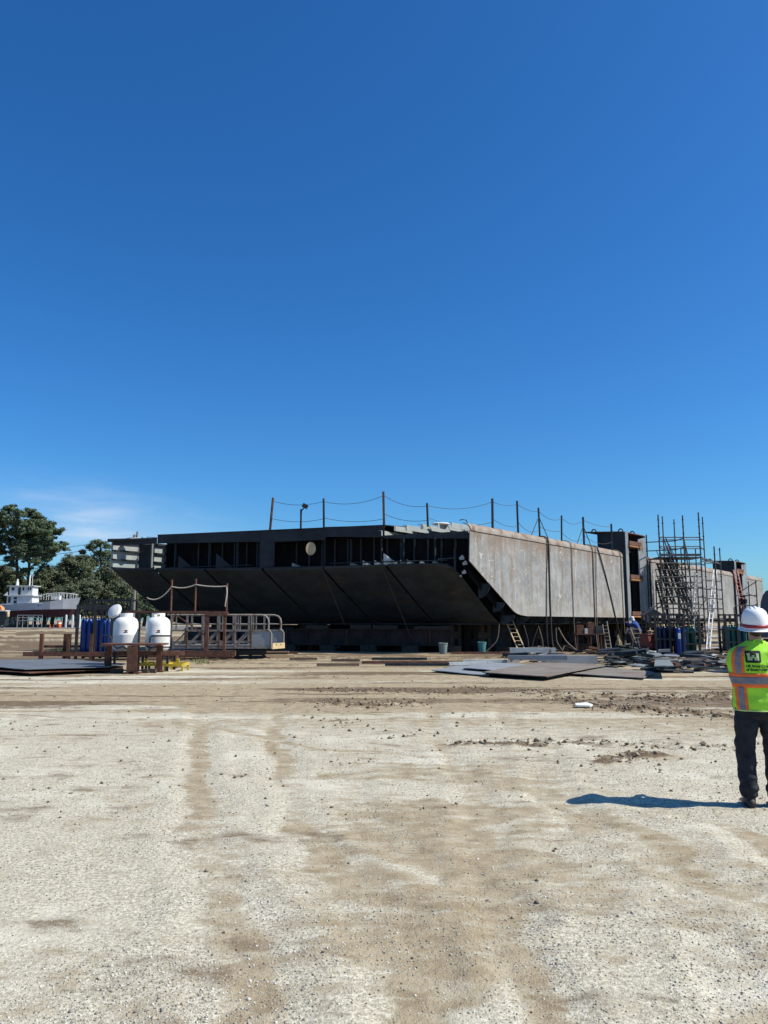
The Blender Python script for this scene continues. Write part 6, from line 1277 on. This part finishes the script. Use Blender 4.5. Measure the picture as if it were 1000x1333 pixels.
    def S(a, z, off=0.0):
        ca, sa = math.cos(a), math.sin(a); n = 2 / 2.5; x = RX(z) * math.copysign(abs(ca) ** n, ca); y = RY(z) * math.copysign(abs(sa) ** n, sa)
        k = wrinkle(x, z, 1 if sa > 0 else 0) * min(1, (1.53 - z) * 8); nr = Vector((ca / RX(z), sa / RY(z), 0)).normalized(); return Vector((x, y - .012 * (1.3 - z), z)) + nr * (k + off) + Vector((0.004, 0.005, 0))
    NA = 128; zs = np.linspace(.885, 1.533, 72); dome = lambda z: z
    def patch(name, cond, off, m, par=th, za=zs, th_=None):
        b = MB(); idx = {}
        def vid(i, j):
            k = (i % NA, j)
            if k not in idx: idx[k] = len(b.v); b.v.append(tuple(S(2 * math.pi * (i % NA) / NA, za[j], off)))
            return idx[k]
        for j in range(len(za) - 1):
            for i in range(NA):
                a = 2 * math.pi * (i + .5) / NA; z = (za[j] + za[j + 1]) / 2
                if cond(a, z): b.f.append((vid(i, j), vid(i + 1, j), vid(i + 1, j + 1), vid(i, j + 1))); b.m.append(0)
        return b.build(name, m, par, off=(0, 0, 0), ang=80)
    vest = patch('safety_vest', lambda a, z: True, 0, M['hivis'])
    sm = vest.modifiers.new('thickness', 'SOLIDIFY'); sm.thickness = .006; sm.offset = -1
    def strip(name, a0, a1, z0, z1, off, m, na=4, nz=24):
        b = MB(); A = np.linspace(a0, a1, na + 1); Zs = np.linspace(z0, z1, nz + 1)
        b.v = [tuple(S(a, z, off)) for z in Zs for a in A]; w = na + 1; b.f = [(j * w + i, j * w + i + 1, (j + 1) * w + i + 1, (j + 1) * w + i) for j in range(nz) for i in range(na)]; b.m = [0] * len(b.f)
        o = b.build(name, m, vest, off=(0, 0, 0), ang=80); s_ = o.modifiers.new('t', 'SOLIDIFY'); s_.thickness = .003; s_.offset = 1; return o
    # |q| to angle on the superellipse: q = |cos a|^(2/2.5)
    qa = lambda q: math.acos(q ** 1.25)
    for s in (-1, 1):
        for fr in (-1, 1):
            def ang(q, s=s, fr=fr):
                a = qa(q); a = a if s > 0 else math.pi - a; return a * fr
            for nm, q0, q1, off, mt in (('orange_tape', .60, .955, .003, 'hi_orange'), ('reflective_tape', .69, .865, .0065, 'hi_grey')):
                a0, a1 = ang(q0), ang(q1); a0, a1 = min(a0, a1), max(a0, a1); strip(nm, a0, a1, .895, 1.105, off, M[mt]); strip(nm, a0, a1, 1.228, 1.478, off, M[mt])
    for nm, z0, z1, off, mt in (('orange_tape', 1.10, 1.232, .0035, 'hi_orange'), ('reflective_tape', 1.133, 1.197, .007, 'hi_grey')): strip(nm, 0, 2 * math.pi, z0, z1, off, M[mt], 96, 5)
    for z0, z1 in ((.882, .892),): strip('hem_binding', 0, 2 * math.pi, z0, z1, .003, mat('hem', (.62, .80, .30), None, 8, .8), 96, 1)
    # collar loop and collar
    b = MB(); b.tube([S(-math.pi / 2 - .35, 1.515, .004), S(-math.pi / 2 - .3, 1.54, .006), S(-math.pi / 2, 1.545, .008), S(-math.pi / 2 + .3, 1.54, .006), S(-math.pi / 2 + .35, 1.515, .004)], .006, 6); b.build('hang_loop', M['hivis'], vest, off=(0, 0, 0))
    # printed emblem and lettering on the back
    def back(x, z, off):
        r = abs(x - .004) / RX(z); a = math.acos(min(1, r) ** 1.25); a = -(a if x > .004 else math.pi - a); p = S(a, z, off); return p
    def flat(polys, cx, cz, off, name, m):
        bm = bmesh.new()
        for pl in polys:
            vs = [bm.verts.new((x + cx, 0, z + cz)) for x, z in pl]; bm.faces.new(vs)
        bmesh.ops.triangulate(bm, faces=bm.faces[:]); bmesh.ops.subdivide_edges(bm, edges=[e for e in bm.edges if e.calc_length() > .02], cuts=3, use_grid_fill=True)
        for v in bm.verts: v.co = back(v.co.x, v.co.z, off)
        bmesh.ops.recalc_face_normals(bm, faces=bm.faces[:]); me = bpy.data.meshes.new(name); bm.to_mesh(me); bm.free(); me.materials.append(m); o = bpy.data.objects.new(name, me); COL.objects.link(o); o.parent = vest; return o
    inkblack = mat('print_black', (.012, .014, .012), None, 5, .7); inkpale = mat('print_pale', (.50, .68, .32), None, 5, .7)
    w, h, r = .066, .056, .012; rr = []
    for (sx, sz, a0) in ((1, 1, 0), (-1, 1, 90), (-1, -1, 180), (1, -1, 270)):
        for k in range(5): a = R(a0 + k * 22.5); rr.append((sx * (w - r) + r * math.cos(a), sz * (h - r) + r * math.sin(a)))
    ex, ez = -.068, 1.388
    flat([rr], ex, ez, .006, 'emblem_panel', inkblack)
    bx = lambda x0, z0, x1, z1: [(x0, z0), (x1, z0), (x1, z1), (x0, z1)]
    cas = [bx(-.052, -.036, -.030, .018), bx(.030, -.036, .052, .018), bx(-.0295, -.036, -.009, -.006), bx(.009, -.036, .0295, -.006), bx(-.0085, -.014, .0085, .008)]
    for x0 in (-.056, .026): cas.append(bx(x0, .018, x0 + .030, .024)); cas += [bx(x0 + k * .011, .024, x0 + k * .011 + .008, .034) for k in range(3)]
    cas += [bx(-.013 + k * .0095, .008, -.013 + k * .0095 + .007, .017) for k in range(3)]; cas += [bx(-.028 + k * .010, -.006, -.021 + k * .010, .001) for k in (0, 1)] + [bx(.011 + k * .010, -.006, .018 + k * .010, .001) for k in (0, 1)]
    cas = [[(x * .92, z * .95) for x, z in pl] for pl in cas]; flat(cas, ex, ez, .0085, 'castle_emblem', inkpale)
    for txt, x0, z0 in (('US Army Corps', -.134, 1.290), ('of Engineers\u00ae', -.134, 1.256)):
        cu = bpy.data.curves.new('lettering', 'FONT'); cu.body = txt; cu.size = .0320; cu.offset = .0014; cu.space_character = 1.02; to = bpy.data.objects.new('lettering', cu); COL.objects.link(to)
        dg = bpy.context.evaluated_depsgraph_get(); me = bpy.data.meshes.new_from_object(to.evaluated_get(dg)); bpy.data.objects.remove(to); me.name = 'lettering'
        for v in me.vertices: v.co = back(v.co.x + x0, v.co.y + z0, .0065)
        me.materials.clear(); me.materials.append(inkblack); o = bpy.data.objects.new('lettering', me); COL.objects.link(o); o.parent = vest
    # hard hat
    T = Matrix.Rotation(R(7), 3, 'X') @ Matrix.Rotation(R(-6), 3, 'Z'); hc = Vector((.015, .02, 1.685)); hq = lambda p: hc + T @ Vector(p)
    b = MB(); n = 36; prof = [(1.0, -.035), (1.0, 0), (.985, .05), (.93, .095), (.80, .132), (.60, .155), (.33, .168), (.08, .172)]
    vs = [hq((.122 * f * math.cos(2 * math.pi * j / n), .148 * f * math.sin(2 * math.pi * j / n), z)) for f, z in prof for j in range(n)]; fs = [(i * n + j, i * n + (j + 1) % n, (i + 1) * n + (j + 1) % n, (i + 1) * n + j) for i in range(len(prof) - 1) for j in range(n)] + [tuple((len(prof) - 1) * n + j for j in range(n))]
    b.add(vs, fs)
    hat = b.build('hard_hat', M['hat_white'], th, off=(0, 0, 0), ang=60); s_ = hat.modifiers.new('t', 'SOLIDIFY'); s_.thickness = .004
    b = MB(); vs = []
    for j in range(n):
        a = 2 * math.pi * j / n; ex_ = .030 + .045 * max(0, math.sin(a)) ** 2
        for f, dz in ((0, -.030), (1, -.044), (1, -.048), (0, -.036)): vs.append(hq(((.121 + ex_ * f) * math.cos(a), (.147 + ex_ * f) * math.sin(a), dz)))
    fs = [(j * 4 + k, ((j + 1) % n) * 4 + k, ((j + 1) % n) * 4 + (k + 1) % 4, j * 4 + (k + 1) % 4) for j in range(n) for k in range(4)]; b.add(vs, fs); b.build('brim', M['hat_white'], hat, off=(0, 0, 0))
    for x0 in (-.036, 0, .036):
        b = MB(); pts = [];
        for a in np.linspace(R(-62), R(62), 15):
            f = math.sqrt(max(0, 1 - (x0 / .122) ** 2)); pts.append(hq((x0 * math.cos(a * .9), .150 * f * math.sin(a), .176 * f * math.cos(a) ** .9 + .0)))
        b.sweep(pts, [(.010, .008)] * len(pts), n=8); b.build('shell_ridge', M['hat_white'], hat, off=(0, 0, 0))
    b = MB(); vs = []
    for j in range(n):
        a = 2 * math.pi * j / n
        for f, dz in ((1.008, -.018), (1.004, .014)): vs.append(hq((.1235 * f * math.cos(a), .1495 * f * math.sin(a), dz)))
    b.add(vs, [(j * 2, ((j + 1) % n) * 2, ((j + 1) % n) * 2 + 1, j * 2 + 1) for j in range(n)]); o = b.build('red_band', M['hat_red'], hat, off=(0, 0, 0)); s_ = o.modifiers.new('t', 'SOLIDIFY'); s_.thickness = .002; s_.offset = 1
    b = MB(); b.tube([q(.083, .09, .02), q(.088, .04, .02), q(.088, -.005, .015)], .0035, 5); b.tube([q(-.083, .09, .02), q(-.088, .04, .02), q(-.088, -.005, .015)], .0035, 5)
    for s in (-1, 1): b.ball(q(s * .036, .098, .015), (.032, .006, .022), 10, Mx)
    b.build('safety_glasses', M['hat_red'], th, off=(0, 0, 0))
engineer()

def worker(label, base, rz, J, cols, hood, hat=None):
    th = thing('person', label, 'person', base, None, rz, local=True)
    b = MB(); limbs(b, J, dict(arm=.046, leg=.082, torso=.9), 10); nk, hd = Vector(J['spine'][-1]), Vector(J['head']); b.sweep([nk, nk.lerp(hd, .7)], [.06, .055], n=10); q, Mx = head(b, hd, J['face'], J.get('up', (0, 0, 1)))
    for s, x in ((-1, 'L'), (1, 'R')):
        hand(b, J['wr' + x], J.get('hd', (0, 1, .1)), (0, 0, -1), s, 1.0, .7); a = Vector(J['an' + x]); b.sweep([a + Vector((0, -.06, -.055)), a + Vector((0, .05, -.05)), a + Vector((0, .17, -.062))], [(.036, .04), (.04, .035), (.04, .022)], n=10)
    link(evaluated(b, 'body', .011, 2), M['skin_dark'], th)
    b = MB(); limbs(b, J, dict(arm=.062, torso=1.12), 10); link(evaluated(b, 'jacket', .02, 3, .008, 7), M[cols[0]], th)
    b = MB(); limbs(b, J, dict(leg=.108, legf=(1, .95, .8, .75, .75, .65, .6)), 10); p = Vector(J['spine'][0]); p1 = Vector(J['spine'][1]); b.sweep([p - (p1 - p) * .6, p, p1], [(.16, .13), (.175, .13), (.16, .12)], n=12); link(evaluated(b, 'trousers', .02, 3, .008, 7), M[cols[1]], th)
    for s, x in ((-1, 'L'), (1, 'R')):
        a = Vector(J['an' + x]); b = MB(); b.sweep([a + Vector((0, 0, .12)), a, a + Vector((0, -.01, -.05))], [.052, .052, .05], n=10); b.sweep([a + Vector((0, -.07, -.05)), a + Vector((0, .08, -.05)), a + Vector((0, .19, -.06))], [(.042, .04), (.047, .035), (.04, .024)], n=10); link(evaluated(b, 'boot', .015, 2), M['boot'], th)
    b = MB(); b.ball(q(0, -.01, .03), (.098, .115, .115), 16, Mx)
    if hood: b.sweep([q(0, -.03, .02), q(0, -.04, -.12)], [(.09, .09), (.12, .1)], n=14); 
    else: b.lathe(q(0, 0, .02), [(.15, -.005), (.15, .008), (.11, .02)], 16, Mx)
    link(evaluated(b, 'hood' if hood else 'hard_hat', .014, 2), M[hood or hat], th)
    b = MB(); b.prism([q(-.06, .105, .06), q(.06, .105, .06), q(.055, .115, -.07), q(-.055, .115, -.07)], Mx @ Vector((0, .03, 0))); b.build('face_shield', M['black'], th, off=(0, 0, 0), smooth=False)
    return th
g = G(829, 850)
Jw = dict(hipL=(-.09, -.10, .95), hipR=(.09, -.10, .95), knL=(-.11, .02, .52), knR=(.11, -.04, .50), anL=(-.11, -.08, .09), anR=(.12, -.10, .09), shL=(-.19, .14, 1.36), shR=(.19, .14, 1.36), elL=(-.22, .36, 1.22), elR=(.22, .36, 1.24), wrL=(-.10, .55, 1.38), wrR=(.08, .55, 1.40),
          spine=[(0, -.10, .92), (0, -.06, 1.02), (0, 0, 1.16), (0, .08, 1.30), (0, .13, 1.38), (0, .18, 1.45)], head=(0, .27, 1.60), face=(0, 1, -.15), hd=(0, .8, .4))
worker('worker in a blue jacket and white hood bending to the column beside a step ladder', Vector((P(829, 800, g.y).x, g.y, .22)), R(52), Jw, ('blue_cloth', 'jean'), 'white_worn')
o = MB(); c = Vector((P(829, 800, g.y).x, g.y, 0)); o.box(c + Vector((0, 0, .10)), (.7, .5, .20)); o.box(c + Vector((0, 0, .19)), (.75, .55, .05)); tag(o.build('step_box', M['old_timber'], off=c, smooth=False), 'dark wooden step under the blue jacketed worker', 'box')
Jd = dict(hipL=(-.09, -.14, .95), hipR=(.09, -.14, .95), knL=(-.13, .1, .55), knR=(.12, .02, .5), anL=(-.13, -.05, .09), anR=(.13, -.12, .09), shL=(-.19, .20, 1.22), shR=(.19, .20, 1.22), elL=(-.2, .40, 1.05), elR=(.2, .40, 1.06), wrL=(-.08, .56, 1.2), wrR=(.08, .56, 1.22),
          spine=[(0, -.14, .92), (0, -.08, 1.0), (0, .02, 1.1), (0, .13, 1.19), (0, .19, 1.25), (0, .25, 1.29)], head=(0, .36, 1.42), face=(0, 1, -.1), hd=(0, .8, .4))
g = G(820, 849); worker('worker in dark clothes stooping beside the dark step ladder under the column', Vector((P(819, 800, g.y + .3).x, g.y + .3, .02)), R(-60), Jd, ('navy_cloth', 'trouser'), 'slate')
g = G(868, 851); Js = dict(hipL=(-.09, 0, .93), hipR=(.09, 0, .93), knL=(-.12, .02, .5), knR=(.12, .02, .5), anL=(-.13, 0, .09), anR=(.13, 0, .09), shL=(-.19, 0, 1.42), shR=(.19, 0, 1.42), elL=(-.26, .08, 1.15), elR=(.25, .1, 1.16), wrL=(-.16, .27, 1.08), wrR=(.12, .3, 1.12),
          spine=[(0, 0, .90), (0, 0, 1.0), (0, 0, 1.14), (0, 0, 1.30), (0, 0, 1.40), (0, .01, 1.49)], head=(0, .04, 1.66), face=(.2, 1, -.2), hd=(.1, 1, .1))
Yw = 67.2; zf = P(970, 803, 66.0).z + .09; Jc = dict(Js); Jc.update(elL=(-.25, .2, 1.3), wrL=(-.12, .42, 1.46), elR=(.25, .2, 1.28), wrR=(.1, .42, 1.44))
sc_ = 1.0; t_ = worker('worker in dark blue with a dark cap standing up on the mobile scaffold', Vector((P(968.5, 780, 66.7).x, 66.5, zf)), R(60), Jc, ('navy_cloth', 'jean'), None, 'dkblue')
b = MB(); b.beam((-.15, -.15, 1.42), (.12, -.14, 1.1), .05, .03); b.build('harness_strap', M['hi_orange'], t_, off=(0, 0, 0), smooth=False)
